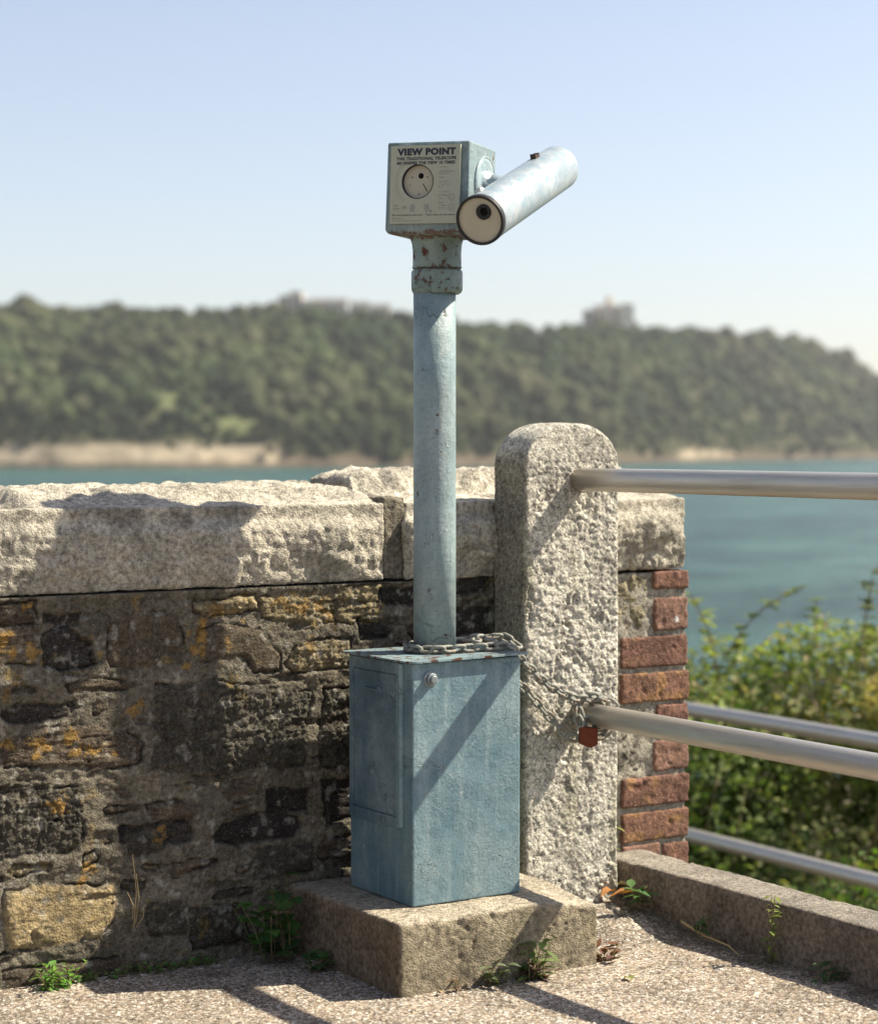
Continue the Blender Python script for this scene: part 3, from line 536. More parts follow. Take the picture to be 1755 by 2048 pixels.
# paint scabs torn off the label
rr_ = random.Random(3); M_peel = flat('peeling', (.30, .285, .25), .8)
for (x, z, r, s) in [(-.046, -.044, .009, .5), (-.028, -.047, .009, 1.2), (.003, -.046, .008, 1.3), (.012, -.052, .006, .8), (-.052, .044, .005, .9)]:
    m_ = MB(); m_.prism([(x+r*rr_.uniform(.4, 1)*math.cos(a)*.8, z+r*s*rr_.uniform(.4, 1)*math.sin(a)) for a in np.arange(12)*math.pi/6], yl-.0080, yl-.0070, H); m_.build('peeling_patch', M_peel, head)
# bearing disc on the right cheek, and stub to the tube
mb = MB(); sc_c = H((bw-.002, .012, .012)); mb.lathe([(.058, -.001), (.058, .0045), (.0555, .0060), (.0545, .0040), (.053, .0058), (.050, .0064), (0, .0064)], sc_c, e1r, 48)
mb.build('bearing_disc', paint('bearing_paint', .12, base=(.24, .34, .38), pale=(.5, .53, .52)), head)
TA = RT*.0815+FH*4.07; TA[2] = 1.5315; TB = RT*.2585+FH*4.47; TB[2] = 1.6885; TD = (TB-TA)/np.linalg.norm(TB-TA); TL = np.linalg.norm(TB-TA)
pv = TA+TD*TL*.56
mb = MB(); mb.tube([sc_c+e1r*.003, sc_c+e1r*.03, pv], [.024, .019, .019], 24)
mb.add([sc_c+e1r*.006+upr*a+e2*b for a, b in [(-.026, -.03), (.026, -.02), (.03, .02), (-.02, .03)]]+[sc_c+e1r*.02+upr*a+e2*b for a, b in [(-.02, -.024), (.02, -.016), (.02, .014), (-.016, .02)]], [(0, 1, 5, 4), (1, 2, 6, 5), (2, 3, 7, 6), (3, 0, 4, 7), (4, 5, 6, 7)])
mb.build('pivot', M_tube, tel, smooth=True)
mb = MB(); r0, r1 = .0492, .0485
mb.lathe([(r0-.003, .004), (r0, .0035), (r0, .02), (r1, TL-.006), (r1-.003, TL), (r1-.006, TL-.002), (r1-.006, TL-.09), (0, TL-.09)], TA, TD, 64); scope = mb.build('telescope_tube', M_tube, tel)
scope.data.polygons.foreach_set('use_smooth', [len(p.vertices) == 4 for p in scope.data.polygons])
mb = MB(); mb.lathe([(.0450, .000), (.0450, -.0035), (.0500, -.0040), (.0508, -.0015), (.0508, .0075), (.0495, .0085)], TA, TD, 64, caps=False); mb.build('rim', M_dark, scope)
MB().lathe([(0, .0005), (.0462, .0005), (.0462, .004), (0, .004)][1:3], TA, TD, 64).build('end_plate', M_cream, scope)
tu = np.cross(TD, RT); tu = tu if tu[2] > 0 else -tu; tu /= np.linalg.norm(tu); tr = np.cross(TD, tu); tr = tr if tr@RT > 0 else -tr
ec = TA+tu*.0175+tr*.0075
mb = MB(); mb.lathe([(.0155, .002), (.0155, -.0035), (.0135, -.0045), (.0115, -.002), (.006, .0003), (0, .0003)], ec, TD, 36); mb.build('eyepiece', M_dark, scope, smooth=True)
mb = MB(); mb.lathe([(.0085, -.0005), (.006, -.0012), (0, -.0014)], ec, TD, 24); mb.build('lens', M_black, scope, smooth=True)
def TP(s, a, r):   # point on the tube: s along, a angle from top
    return TA+TD*s+(tu*math.cos(a)+tr*math.sin(a))*r
mb = MB(); bs = TL*.74; ba = R(-12)
for a_, b_, c_ in [(-.011, .011, 0)]:
    m0 = TP(bs, ba, .0485); xs_ = TD; ys_ = tr*math.cos(ba)-tu*math.sin(ba); zs_ = tu*math.cos(ba)+tr*math.sin(ba)
    mb.prism([(-.010, -.002), (.010, -.002), (.009, .0085), (.004, .006), (.0, .0055), (-.005, .0075), (-.009, .011)], -.006, .006, lambda p: m0+xs_*p[0]*1.3+ys_*p[1]+zs_*p[2])
mb.build('top_bracket', flat('rusty_dark', (.05, .035, .03), .8), scope)
m1 = TP(TL*.13, R(-30), .0492); xs1 = TD; zs1 = tu*math.cos(R(-30))+tr*math.sin(R(-30)); ys1 = np.cross(zs1, xs1)
mb = MB(); mb.prism([(-.008, -.002), (.009, -.002), (.007, .005), (.001, .003), (-.003, .0065), (-.008, .004)], -.006, .007, lambda p: m1+xs1*p[0]+ys1*p[1]+zs1*p[2]); mb.build('front_bracket', flat('bright_metal', (.55, .56, .54), .4, .4), scope)
# ------------------------------------------------------------------ rails
def railing(name, label, x, zs, y0, y1, r, posts, group=None):
    t = thing(name, (x, (y0+y1)/2, 0), label, 'railing', group)
    for z in zs:
        n = 26; ys = np.linspace(y0, y1, n); MB().tube([(x+.0015*math.sin(y*1.7), y, z+.001*math.sin(y*2.3)) for y in ys], r, 40).build('rail', M_steel, t, smooth=True)
    for y in posts: MB().tube([(x, y, -2.0 if x > 4 else -.05), (x, y, max(zs)+.0)], r, 24).build('post', M_steel, t, smooth=True)
    return t
rl = railing('metal_railing', 'pair of tubular metal rails let into the front of the granite post', 2.778, (1.0085, .481), -.6, 3.728, .0258, [1.3, -.6])
for z in (1.0085, .481):
    MB().lathe([(.0262, 0), (.0295, .0015), (.0285, .004), (.0262, .006)], (2.778, 3.7185, z), (0, -1, 0), 36, caps=False).build('mortar_collar', flat('lead', (.3, .26, .2), .8), rl, smooth=True)
railing('metal_railing', 'blurred lower pair of metal rails beyond the kerb, in front of the hedge', 5.2, (.045, -.452), 1.0, 8.3, .029, [1.2, 8.2])
# ------------------------------------------------------------------ chain and padlock
def link_mesh():
    L, W, r = .0352, .0236, .0038; hl = (L-W)/2; pts = []
    for k in range(9): a = -math.pi/2+k*math.pi/8; pts.append((hl+(W/2-r)*math.cos(a), (W/2-r)*math.sin(a), 0))
    for k in range(9): a = math.pi/2+k*math.pi/8; pts.append((-hl+(W/2-r)*math.cos(a), (W/2-r)*math.sin(a), 0))
    m_ = MB().tube(pts, r, 8, closed=True, up=(0, 0, 1)); me = bpy.data.meshes.new('link'); me.from_pydata([tuple(p) for p in m_.v], [], m_.f); me.polygons.foreach_set('use_smooth', [True]*len(me.polygons)); me.materials.append(M_chain); me.update(); return me
lm = link_mesh(); chain = thing('chain', (2.62, 3.63, .5), 'rusty grey steel chain looped round the telescope pole and the lower rail at the post', 'chain')
def spline(pts, step=.002):
    P = [np.array(p, float) for p in pts]; P = [2*P[0]-P[1]]+P+[2*P[-1]-P[-2]]; out = []
    for i in range(1, len(P)-2):
        n = max(3, int(np.linalg.norm(P[i+1]-P[i])/step))
        for k in range(n):
            t = k/n; out.append(.5*((2*P[i])+(-P[i-1]+P[i+1])*t+(2*P[i-1]-5*P[i]+4*P[i+1]-P[i+2])*t*t+(-P[i-1]+3*P[i]-3*P[i+1]+P[i+2])*t**3))
    return np.array(out)
def lay(pts, pitch=.0245, twist0=40, tw=90, wob=8):
    C = spline(pts); s = np.concatenate([[0], np.cumsum(np.linalg.norm(np.diff(C, axis=0), axis=1))]); n = int(s[-1]/pitch); rr = random.Random(int(s[-1]*1e4))
    for i in range(n):
        a, b = [np.array([np.interp(q, s, C[:, k]) for k in range(3)]) for q in (i*pitch, (i+1)*pitch)]; t = Vector(b-a).normalized()
        q = Vector((1, 0, 0)).rotation_difference(t); M = q.to_matrix().to_4x4() @ Matrix.Rotation(R(twist0+(i % 2)*tw+rr.uniform(-wob, wob)), 4, 'X')
        o = bpy.data.objects.new('link', lm); sc.collection.objects.link(o); o.parent = chain
        M.translation = Vector((a+b)/2)-Vector(chain.location); o.matrix_local = M
zl = .6585; rad = .060
loop = [(PX+.235, PY+.02, .645), (PX+.21, PY+.055, .668), (PX+.15, PY+.075, .664), (PX+.09, PY+.075, .663)]
loop += [(PX+rad*math.cos(R(a)), PY+rad*math.sin(R(a)), zl+.002) for a in (65, 100, 140, 180, 215, 250, 285)]
loop += [(PX+.055, PY-.062, zl+.002), (PX+.09, PY-.078, zl+.004), (PX+.12, PY-.085, zl+.005), (2.482, 3.555, .662), (2.497, 3.565, .650), (2.520, 3.585, .634), (2.555, 3.60, .612), (2.611, 3.62, .573), (2.673, 3.64, .541), (2.722, 3.648, .525), (2.760, 3.655, .520)]
loop += [(2.778+.034*math.cos(R(a)), 3.668-(90-a)*.00006, .481+.034*math.sin(R(a))) for a in (70, 20, -30, -75)]
lay(loop)
lay([(PX+.075, PY-.045, zl+.013), (PX+.10, PY-.02, zl+.016), (PX+.13, PY-.03, zl+.010), (PX+.135, PY-.055, zl+.014)], twist0=10)
lay([(2.745, 3.675, .520), (2.775, 3.650, .524), (2.812, 3.628, .508), (2.818, 3.622, .476), (2.792, 3.630, .440), (2.762, 3.640, .434)], twist0=20)
lay([(2.725, 3.665, .521), (2.738, 3.655, .495), (2.742, 3.648, .462), (2.752, 3.645, .442)], twist0=70)
lay([(2.757, 3.648, .436), (2.737, 3.668, .430), (2.717, 3.680, .440), (2.686, 3.691, .476), (2.638, 3.692, .524), (2.608, 3.690, .553), (2.575, 3.694, .588), (2.565, 3.688, .62), (2.574, 3.655, .643)])
lay([(2.748, 3.690, .500), (2.765, 3.668, .524), (2.795, 3.655, .522), (2.815, 3.650, .495), (2.810, 3.655, .458), (2.785, 3.665, .440)], twist0=55)
lay([(2.735, 3.660, .505), (2.726, 3.650, .478), (2.738, 3.640, .455)], twist0=25)
lk = thing('padlock', (2.752, 3.642, .408), 'small rust brown padlock hanging from the chain below the lower rail', 'padlock')
qa = R(28)
def LK(p): p = [q*1.22 for q in p]; return np.array([2.752+p[0]*math.cos(qa)+p[1]*math.sin(qa), 3.642-p[0]*math.sin(qa)+p[1]*math.cos(qa), .460+p[2]-.12*p[0]])
ml = MB(); ml.prism([(-.0165, -.001), (.0165, -.001), (.0165, -.030), (.004, -.0385), (-.0165, -.033)], -.010, .010, LK); bevel(ml.build('lock_body', M_lock, lk), .0018)
MB().tube([LK(p) for p in [(-.010, 0, -.003), (-.010, 0, .009), (-.006, 0, .0165), (0, 0, .019), (.006, 0, .0165), (.010, 0, .009), (.010, 0, -.003)]], .0030, 10).build('shackle', M_zinc, lk, smooth=True)
# ------------------------------------------------------------------ plants
def leaf_verts(base, d, up, L, W, droop=.15, fold=.12):
    d = d/np.linalg.norm(d); s = np.cross(d, up); s /= np.linalg.norm(s)+1e-9; n = np.cross(s, d)
    pts = [(0, 0), (.28, .5), (.62, .42), (1, 0), (.62, -.42), (.28, -.5), (.3, 0), (.65, 0)]
    return [base+d*L*a+s*W*b+n*(-droop*L*a*a+(abs(b)*fold*W*2)) for a, b in pts]
LF = [(0, 6, 1), (0, 5, 6), (1, 6, 7, 2), (6, 5, 4, 7), (2, 7, 3), (7, 4, 3)]
GRN = (.055, .13, .022)
def leaf(mb, base, d, L, W, c=GRN, up=(0, 0, 1), **k): mb.add(leaf_verts(np.array(base, float), np.array(d, float), np.array(up, float), L, W, **k), LF, c)
def weed(name, loc, label, spec, cat='weed', seed=1, stems=5, h=.08, leafL=.03, leafW=.02, c=GRN, spread=.6, per=5, group=None, cvar=.3, stemc=M_stem, lean=(0, 0)):
    rr = random.Random(seed); t = thing(name, loc, label, cat, group); ms = MB(); ml = MB(); b = np.array(loc, float)
    for s in range(stems):
        a = rr.uniform(0, 2*math.pi); hh = h*rr.uniform(.55, 1); lx = math.cos(a)*spread*hh*rr.uniform(.3, 1)+lean[0]*hh; ly = math.sin(a)*spread*hh*rr.uniform(.3, 1)+lean[1]*hh
        b0 = b+np.array([rr.uniform(-1, 1)*spec, rr.uniform(-.4, .4)*spec, 0]); P = [b0+np.array([lx*t_*t_, ly*t_*t_, hh*t_]) for t_ in (0, .33, .66, 1)]
        ms.tube(P, [.0012, .0011, .0009, .0006], 5)
        for k in range(per):
            t_ = (k+.7)/per; p = b0+np.array([lx*t_*t_, ly*t_*t_, hh*t_]); q = rr.uniform(0, 2*math.pi); s_ = rr.uniform(.6, 1.15)
            v = 1+rr.uniform(-cvar, cvar); cc_ = (c[0]*v*rr.uniform(.9, 1.2), c[1]*v, c[2]*v)
            leaf(ml, p, (math.cos(q), math.sin(q), rr.uniform(-.2, .7)), leafL*s_, leafW*s_, cc_, droop=rr.uniform(0, .4))
    ms.build('stem', stemc, t, smooth=True); ml.build('foliage', M_green, t, col=True, smooth=True); return t
weed('leafy_weed', (2.035, 3.775, 0), 'broad leaved dark green weed in the corner between wall and plinth', .045, seed=3, stems=12, h=.18, leafL=.045, leafW=.038, c=(.065, .15, .035), spread=.35, per=4, lean=(-.15, -.15))
weed('leafy_weed', (2.075, 3.66, 0), 'small round leaved weed at the foot of the plinth side', .03, seed=4, stems=6, h=.05, leafL=.03, leafW=.026, c=(.05, .12, .03), per=3)
weed('leafy_weed', (2.095, 3.83, .146), 'single tall oval leaf sprouting at the back corner of the plinth', .004, seed=8, stems=1, h=.03, leafL=.055, leafW=.032, c=(.045, .12, .025), per=1)
weed('grassy_weed', (1.555, 3.80, 0), 'bright green tufted weed at the wall foot, leftmost plant', .026, seed=5, stems=22, h=.062, leafL=.022, leafW=.006, c=(.13, .30, .04), spread=.9, per=7)
weed('grassy_weed', (1.545, 3.80, 0), 'pale broad leaf clump rising out of the tufted weed by the wall', .012, seed=25, stems=3, h=.065, leafL=.026, leafW=.016, c=(.12, .26, .06), spread=.3, per=2)
for i, x in enumerate([1.60, 1.64, 1.70, 1.75, 1.80, 1.86, 1.91]):
    weed('creeping_weed', (x, 3.822, .0), ['bright small leaved creeper just right of the tufted weed', 'second small leaved creeper from the tufted weed at the wall foot', 'dim creeper on the wall foot below the pale yellow stone edge', 'dim creeper at the wall foot, middle of the creeping row', 'dark creeper at the wall foot in full shade', 'dark creeper at the wall foot next to last before the plinth', 'dark creeper at the wall foot nearest the leafy corner weed'][i], .022, seed=20+i, stems=9, h=.03, leafL=.012, leafW=.010, c=(.09, .2, .04), spread=.9, per=4, group='creeping weeds along the wall foot')
weed('sow_thistle', (2.415, 3.368, 0), 'green sow thistle with reddish lower leaves against the front of the plinth', .022, seed=7, stems=6, h=.115, leafL=.04, leafW=.016, c=(.13, .19, .06), spread=.5, per=6)
weed('sow_thistle', (2.40, 3.372, 0), 'purple brown low leaf rosette under the green sow thistle', .04, seed=17, stems=9, h=.025, leafL=.036, leafW=.014, c=(.16, .10, .08), spread=1.2, per=3)
weed('sow_thistle', (2.245, 3.378, 0), 'tiny reddish weed at the plinth front left of the sow thistle', .018, seed=9, stems=5, h=.035, leafL=.02, leafW=.008, c=(.15, .10, .07), per=3)
weed('broad_weed', (2.33, 3.38, .0), 'grey green broad leaf weed leaning on the plinth front', .03, seed=37, stems=6, h=.06, leafL=.034, leafW=.024, c=(.15, .19, .10), spread=.7, per=3)
weed('dock_leaf', (2.625, 3.40, .0), 'reddish brown dying dock plant at the right corner of the plinth', .018, seed=12, stems=5, h=.04, leafL=.04, leafW=.016, c=(.20, .10, .06), spread=1, per=3)
weed('dandelion', (2.885, 3.62, .045), 'low dark green weed against the kerb near the post', .02, seed=13, stems=5, h=.05, leafL=.045, leafW=.02, c=(.07, .15, .045), spread=.7, per=3)
weed('dandelion', (2.895, 3.42, .015), 'upright pale oval leaf weed against the kerb', .02, seed=14, stems=3, h=.05, leafL=.04, leafW=.018, c=(.06, .12, .04), spread=.4, per=2)
weed('dandelion', (2.895, 3.03, .0), 'dim weed rosette at the kerb foot near the right edge', .03, seed=15, stems=6, h=.045, leafL=.04, leafW=.018, c=(.06, .12, .04), spread=.7, per=3)
weed('groundsel', (2.90, 3.20, .0), 'thin yellow flowered weed standing up against the kerb', .005, seed=16, stems=4, h=.165, leafL=.026, leafW=.009, c=(.20, .24, .05), spread=.12, per=10)
weed('kerb_weed', (2.965, 3.82, .12), 'spindly weed growing over the lowest bricks behind the post', .02, seed=18, stems=3, h=.075, leafL=.03, leafW=.012, c=(.2, .22, .07), spread=.9, per=3)
weed('ivy_clump', (2.93, 3.77, .055), 'green leaf clump at the joint of kerb and granite post', .02, seed=19, stems=8, h=.06, leafL=.03, leafW=.022, c=(.07, .13, .04), spread=.6, per=4)
t = thing('dry_grass', (1.735, 3.83, .13), 'dry straw coloured grass stalks growing out of the wall face', 'grass'); mb = MB()
for (x0, z0, x1, z1) in [(1.738, .10, 1.727, .255), (1.742, .11, 1.735, .215), (1.736, .12, 1.715, .18), (1.744, .10, 1.752, .15)]:
    mb.tube([(x0, 3.835, z0), ((x0+x1)/2+.004, 3.818, (z0+z1)/2), (x1, 3.815, z1)], [.0009, .0008, .0005], 5)
mb.build('stalk', M_straw, t)
rr = random.Random(44); M_dead = leafmat('dead_leaf', (.9, .9, .9), (1.2, 1.1, 1.0), .2)
for i, (x, y, z, L, lab) in enumerate([(2.905, 3.66, .062, .06, 'large orange brown dead leaf lying between post and kerb'), (2.87, 3.70, .066, .045, 'curled orange dead leaf close to the granite post foot'), (2.90, 3.73, .07, .04, 'pale dry leaf under the ivy clump by the post'), (2.18, 3.36, .008, .018, 'tiny pale dry leaf on the gravel at the plinth corner'), (2.56, 3.24, .006, .03, 'flat yellow green fallen leaf on the gravel right of the plinth'), (2.60, 3.375, .012, .035, 'dark curled dry leaf beside the dying dock plant')]):
    m_ = MB(); a = rr.uniform(0, 6.3); leaf(m_, (x, y, z), (math.cos(a), math.sin(a), .35), L, L*.62, [(.36, .17, .06), (.34, .15, .05), (.45, .34, .18), (.45, .33, .2), (.2, .22, .06), (.10, .05, .04)][i], droop=.5, fold=.3)
    tag(m_.build('dead_leaf', M_dead, loc=(x, y, z), col=True, smooth=True), lab, 'leaf')
m_ = MB(); m_.tube([(2.905, 3.50, .03), (2.90, 3.42, .016), (2.895, 3.33, .012), (2.87, 3.27, .008)], [.003, .0025, .002, .001], 6)
tag(m_.build('twig', M_straw, loc=(2.9, 3.4, .012)), 'thin dry twig lying at the foot of the kerb', 'twig')
# ------------------------------------------------------------------ hedge beyond the kerb
def many_leaves(cent, nrm, L, W, colr, rg_):
    n = len(cent); d = rg_.normal(size=(n, 3)); d[:, 2] = d[:, 2]*.5-.15; d -= nrm*(d*nrm).sum(1, keepdims=True)*.6; d /= np.linalg.norm(d, axis=1, keepdims=True)
    s = np.cross(d, nrm+rg_.normal(size=(n, 3))*.5); s /= np.linalg.norm(s, axis=1, keepdims=True)+1e-9; nn = np.cross(s, d)
    L = L[:, None]; W = W[:, None]
    V = np.stack([cent, cent+d*L*.45+s*W*.5+nn*W*.12, cent+d*L-nn*L*.15, cent+d*L*.45-s*W*.5+nn*W*.12], 1).reshape(-1, 3)
    F = np.arange(4*n).reshape(-1, 4); return V, F, np.repeat(colr, 4, 0)
def bush(name, label, blobs, n, cols, leafL=.045, cat='bush', stems=None, z_bot=-2.2):
    t = thing(name, (*np.mean([b[0][:2] for b in blobs], 0), z_bot), label, cat); vol = np.array([b[1]**2 for b in blobs]); vol = vol/vol.sum(); cs = []; ns = []
    for (c0, r0), f in zip(blobs, vol):
        k = int(n*f); u = rng.normal(size=(k, 3)); u /= np.linalg.norm(u, axis=1, keepdims=True)
        q = u*np.array([1, 1, .9])*r0; lump = 1+.30*fbm(np.array(c0)+q, .32, 3, 3); rad_ = (1-.45*rng.random(k)**2.2)*lump
        cs.append(np.array(c0)+q*rad_[:, None]); ns.append(u)
    cs = np.concatenate(cs); ns = np.concatenate(ns); m = cs[:, 2] > z_bot; cs = cs[m]; ns = ns[m]; k = len(cs)
    pick = np.array(cols)[np.clip(((fbm(cs, .35, 3, 8)*.9+.5+rng.normal(size=k)*.22)*len(cols)).astype(int), 0, len(cols)-1)]*(1+rng.normal(size=(k, 1))*.22)
    V, F, C = many_leaves(cs, ns, leafL*(.6+.8*rng.random(k)), leafL*.62*(.6+.8*rng.random(k)), np.clip(pick, .01, .8), rng)
    mesh('foliage', V, F, M_green, t, col=C, smooth=False)
    mb = MB(); r_ = random.Random(len(blobs))
    for (c0, r0) in blobs:
        for _ in range(6):
            a = r_.uniform(0, 6.28); p1 = np.array(c0)+r0*np.array([math.cos(a)*.8, math.sin(a)*.8, r_.uniform(0, .8)]); p0 = np.array([c0[0]+r_.uniform(-.1, .1), c0[1]+r_.uniform(-.1, .1), z_bot])
            mb.tube([p0, (p0+p1)/2+np.array([0, 0, .15]), p1], [.012, .008, .003], 5)
    mb.build('stem', M_stem, t, smooth=True)
    return t
def RF(r, f, z): p = RT*r+FH*f; return (p[0], p[1], z)
G1 = [(.06, .095, .025), (.12, .165, .045), (.19, .235, .07), (.26, .29, .095), (.33, .33, .15), (.29, .24, .13)]
bush('bramble_bush', 'green bramble bush directly right of the brick wall end', [(RF(1.0, 9.0, -.42), .6), (RF(1.35, 9.2, -.25), .5), (RF(.9, 9.3, -1.0), .7), (RF(1.3, 8.9, -1.1), .7), (RF(.6, 9.4, -.4), .55)], 24000, G1)
bush('bramble_bush', 'taller bramble bush with dry tan patch at the right edge, behind the rails', [(RF(1.75, 9.4, -.22), .55), (RF(2.1, 9.2, -.17), .5), (RF(2.5, 9.4, -.32), .6), (RF(1.8, 9.3, -1.0), .75), (RF(2.4, 9.1, -1.0), .7)], 24000, G1)
bush('withered_bush', 'pale tan withered bush on top of the hedge at the right edge', [(RF(1.93, 8.62, .02), .13), (RF(2.05, 8.6, -.02), .17), (RF(2.2, 8.6, -.1), .2)], 1800, [(.42, .33, .15), (.5, .38, .18), (.33, .27, .11)], .035, z_bot=-.9)
bush('nettle_patch', 'mixed low nettles with seed heads hanging over the lowest rail', [(RF(1.30, 8.0, -.95), .33), (RF(1.75, 7.9, -.85), .35), (RF(1.15, 8.3, -1.3), .4), (RF(2.0, 8.0, -1.1), .4), (RF(1.62, 7.7, -1.25), .3)], 9000, [(.07, .10, .03), (.12, .16, .045), (.18, .17, .07), (.10, .17, .04)], .04, 'weed', z_bot=-2.3)
def shoot(label, pts, n, col, seed):
    r_ = random.Random(seed); P = spline(pts, .02); t = thing('bramble_shoot', tuple(P[0]), label, 'bramble', 'bramble shoots above the hedge'); mb = MB(); mb.tube(P[::4], .0035, 5); mb.build('stem', flat('bramble_stem', (.2, .13, .08)), t)
    ml = MB()
    for k in range(n):
        p = P[int((k+.5)/n*len(P)) if k < n else -1]; a = r_.uniform(0, 6.28); v = r_.uniform(.7, 1.3)
        for q in range(3): leaf(ml, p, (math.cos(a+q*.7), math.sin(a+q*.7), r_.uniform(-.3, .6)), .075*r_.uniform(.7, 1.1), .05, tuple(x*v for x in col))
    ml.build('foliage', M_green, t, col=True)
shoot('pale bramble shoot rising beside the brick wall end', [RF(1.22, 8.9, .05), RF(1.18, 8.88, .25), RF(1.10, 8.85, .42), RF(1.05, 8.85, .47)], 9, (.24, .27, .05), 1)
shoot('arching bramble shoot left of the middle of the hedge', [RF(1.25, 9.0, .15), RF(1.38, 9.0, .33), RF(1.5, 9.0, .42), RF(1.60, 9.0, .46)], 9, (.14, .17, .04), 2)
shoot('short upright bramble shoot in the middle of the hedge', [RF(1.66, 9.1, .15), RF(1.68, 9.1, .33), RF(1.67, 9.1, .44)], 6, (.14, .18, .04), 3)
shoot('tallest bramble shoot near the right edge, standing against the water', [RF(1.85, 9.0, .18), RF(1.88, 9.0, .36), RF(1.90, 9.0, .48), RF(1.92, 9.0, .55)], 9, (.11, .13, .04), 4)
shoot('thin brownish bramble shoot leaning right at the edge of the hedge', [RF(1.98, 9.0, .2), RF(2.02, 9.0, .42), RF(2.06, 9.0, .54)], 5, (.17, .13, .06), 5)
# ------------------------------------------------------------------ water
WZ_ = -10.9
def water():
    m = NT('sea_water', .25, .22); c = m.mix(m.ramp(m.noise(1, 5, .6, m.map((.035, .09, .05))), [(.42, 0), (.58, 1)]), (.010, .045, .040), (.045, .118, .100)); m.color(c)
    m.b.inputs['IOR'].default_value = 1.33
    b = m.bump(m.noise(1, 6, .65, m.map((.5, .9, .5))), .9); m.bump(m.noise(1, 4, .6, m.map((.06, .12, .1))), 4, 1, b); return m.m
o = mesh('water', [(-6000, -6000, WZ_), (6000, -6000, WZ_), (6000, 6000, WZ_), (-6000, 6000, WZ_)], [[0, 1, 2, 3]], water(), smooth=False); o.rotation_euler = (0, 0, 0); tag(o, kind='structure')
# ------------------------------------------------------------------ headland
#   bearing (image tangent), shore distance, height of the wooded skyline
SK = [(-2800, 1250, 740), (-1300, 1180, 660), (-400, 1130, 612), (0, 1118, 612), (50, 1118, 612), (150, 1118, 622), (225, 1120, 606), (290, 1122, 616), (340, 1125, 604), (380, 1128, 618), (420, 1130, 636), (500, 1135, 624), (560, 1140, 616), (640, 1150, 618), (780, 1170, 632), (920, 1200, 644), (1000, 1230, 644), (1080, 1280, 657), (1160, 1330, 655), (1270, 1420, 655), (1400, 1560, 668), (1500, 1650, 668), (1560, 1720, 673), (1640, 1790, 702), (1700, 1850, 720), (1755, 1900, 758), (1850, 1980, 820), (1950, 2050, 880), (2100, 2100, 905), (2280, 2150, 910)]
HD = [((u-877.5)/4100, d, CAMZ+(892-v+24+(11 if 400 < u < 1500 else 0))/4100*(d+340)-7.5) for u, d, v in SK]     # bearing, distance of the shore, height of the ridge
HT = np.array(HD)
def hill_pt(tn, t):   # t: 0 shore .. 1 ridge .. 1.5 behind
    ds = np.interp(tn, HT[:, 0], HT[:, 1]); zr = np.interp(tn, HT[:, 0], HT[:, 2]); D = ds+t*340
    g = np.clip(t, 0, 1); low = sst(0, .03, g)*3.5+sst(.02, .055, g)*7; s = g**.8
    z = WZ_-2+low+(zr-WZ_-14)*s*(.9+.1*np.sin(g*3)); z = np.where(t > 1, z-(zr+10)*sst(1, 1.6, t), z)
    return D, z
tn = np.linspace(-.9, .34, 420); tt = np.concatenate([np.linspace(-.02, .08, 22), np.linspace(.09, 1.0, 60), np.linspace(1.04, 1.6, 12)])
TN, TT = np.meshgrid(tn, tt); a = TN.ravel(); b = TT.ravel(); D, z = hill_pt(a, b)
xy = RT[None, :2]*(a*D)[:, None]+FH[None, :2]*D[:, None]; P = np.stack([xy[:, 0], xy[:, 1], z], 1)
rk = fbm(P, 22, 5, 3, .6); P[:, 2] += 2.2*rk*sst(-.02, .01, b)*sst(.1, .04, b)+3*fbm(P, 60, 3, 5)*sst(.08, .2, b)
dd = (12*fbm(P, 50, 4, 8)*sst(.10, .0, b))[:, None]; P[:, :2] += FH[None, :2]*dd
h0 = P[:, 2]-WZ_; beige = np.array([.33, .27, .19]); dark_ = np.array([.105, .08, .055]); grn = np.array([.050, .050, .024])
wall_part = sst(-.075, -.085, a)                                            # pale low cliff on the left
cb = sst(-.05, .35, fbm(P, 40, 5, 12, .6)+.6*wall_part+.35*sst(.10, .12, a)*sst(.15, .13, a)-.25)[:, None]
c = dark_*(1-cb)+beige*cb; lowr = sst(3.4, 2.2, h0+1.2*rk)[:, None]; c = c*(1-lowr)+dark_*lowr
gg = sst(8.6, 10.5, h0-3.5*wall_part+2*rk+3*(1-cb[:, 0]))[:, None]; c = c*(1-gg)+grn*(1+.4*fbm(P, 15, 4, 30))[:, None]*gg; md = (np.exp(-(((a+.137)/.022)**2+((b-.235)/.075)**2)**2)+.8*np.exp(-(((a+.10)/.03)**2+((b-.12)/.06)**2)**2))[:, None]; c = c*(1-md)+np.array([.13, .145, .062])*md
M_hill = NT('hill_ground', .95, .1); cc_ = M_hill.mix(1, M_hill.attr(), M_hill.ramp(M_hill.noise(.12, 6, .7), [(.3, .6), (.7, 1.4)]), 'MULTIPLY'); M_hill.color(cc_); M_hill.bump(M_hill.noise(.3, 5), 1.5)
tag(mesh('hill', P, grid_faces(len(tn), len(tt)), M_hill.m, col=np.clip(c, .01, .8)), kind='structure')
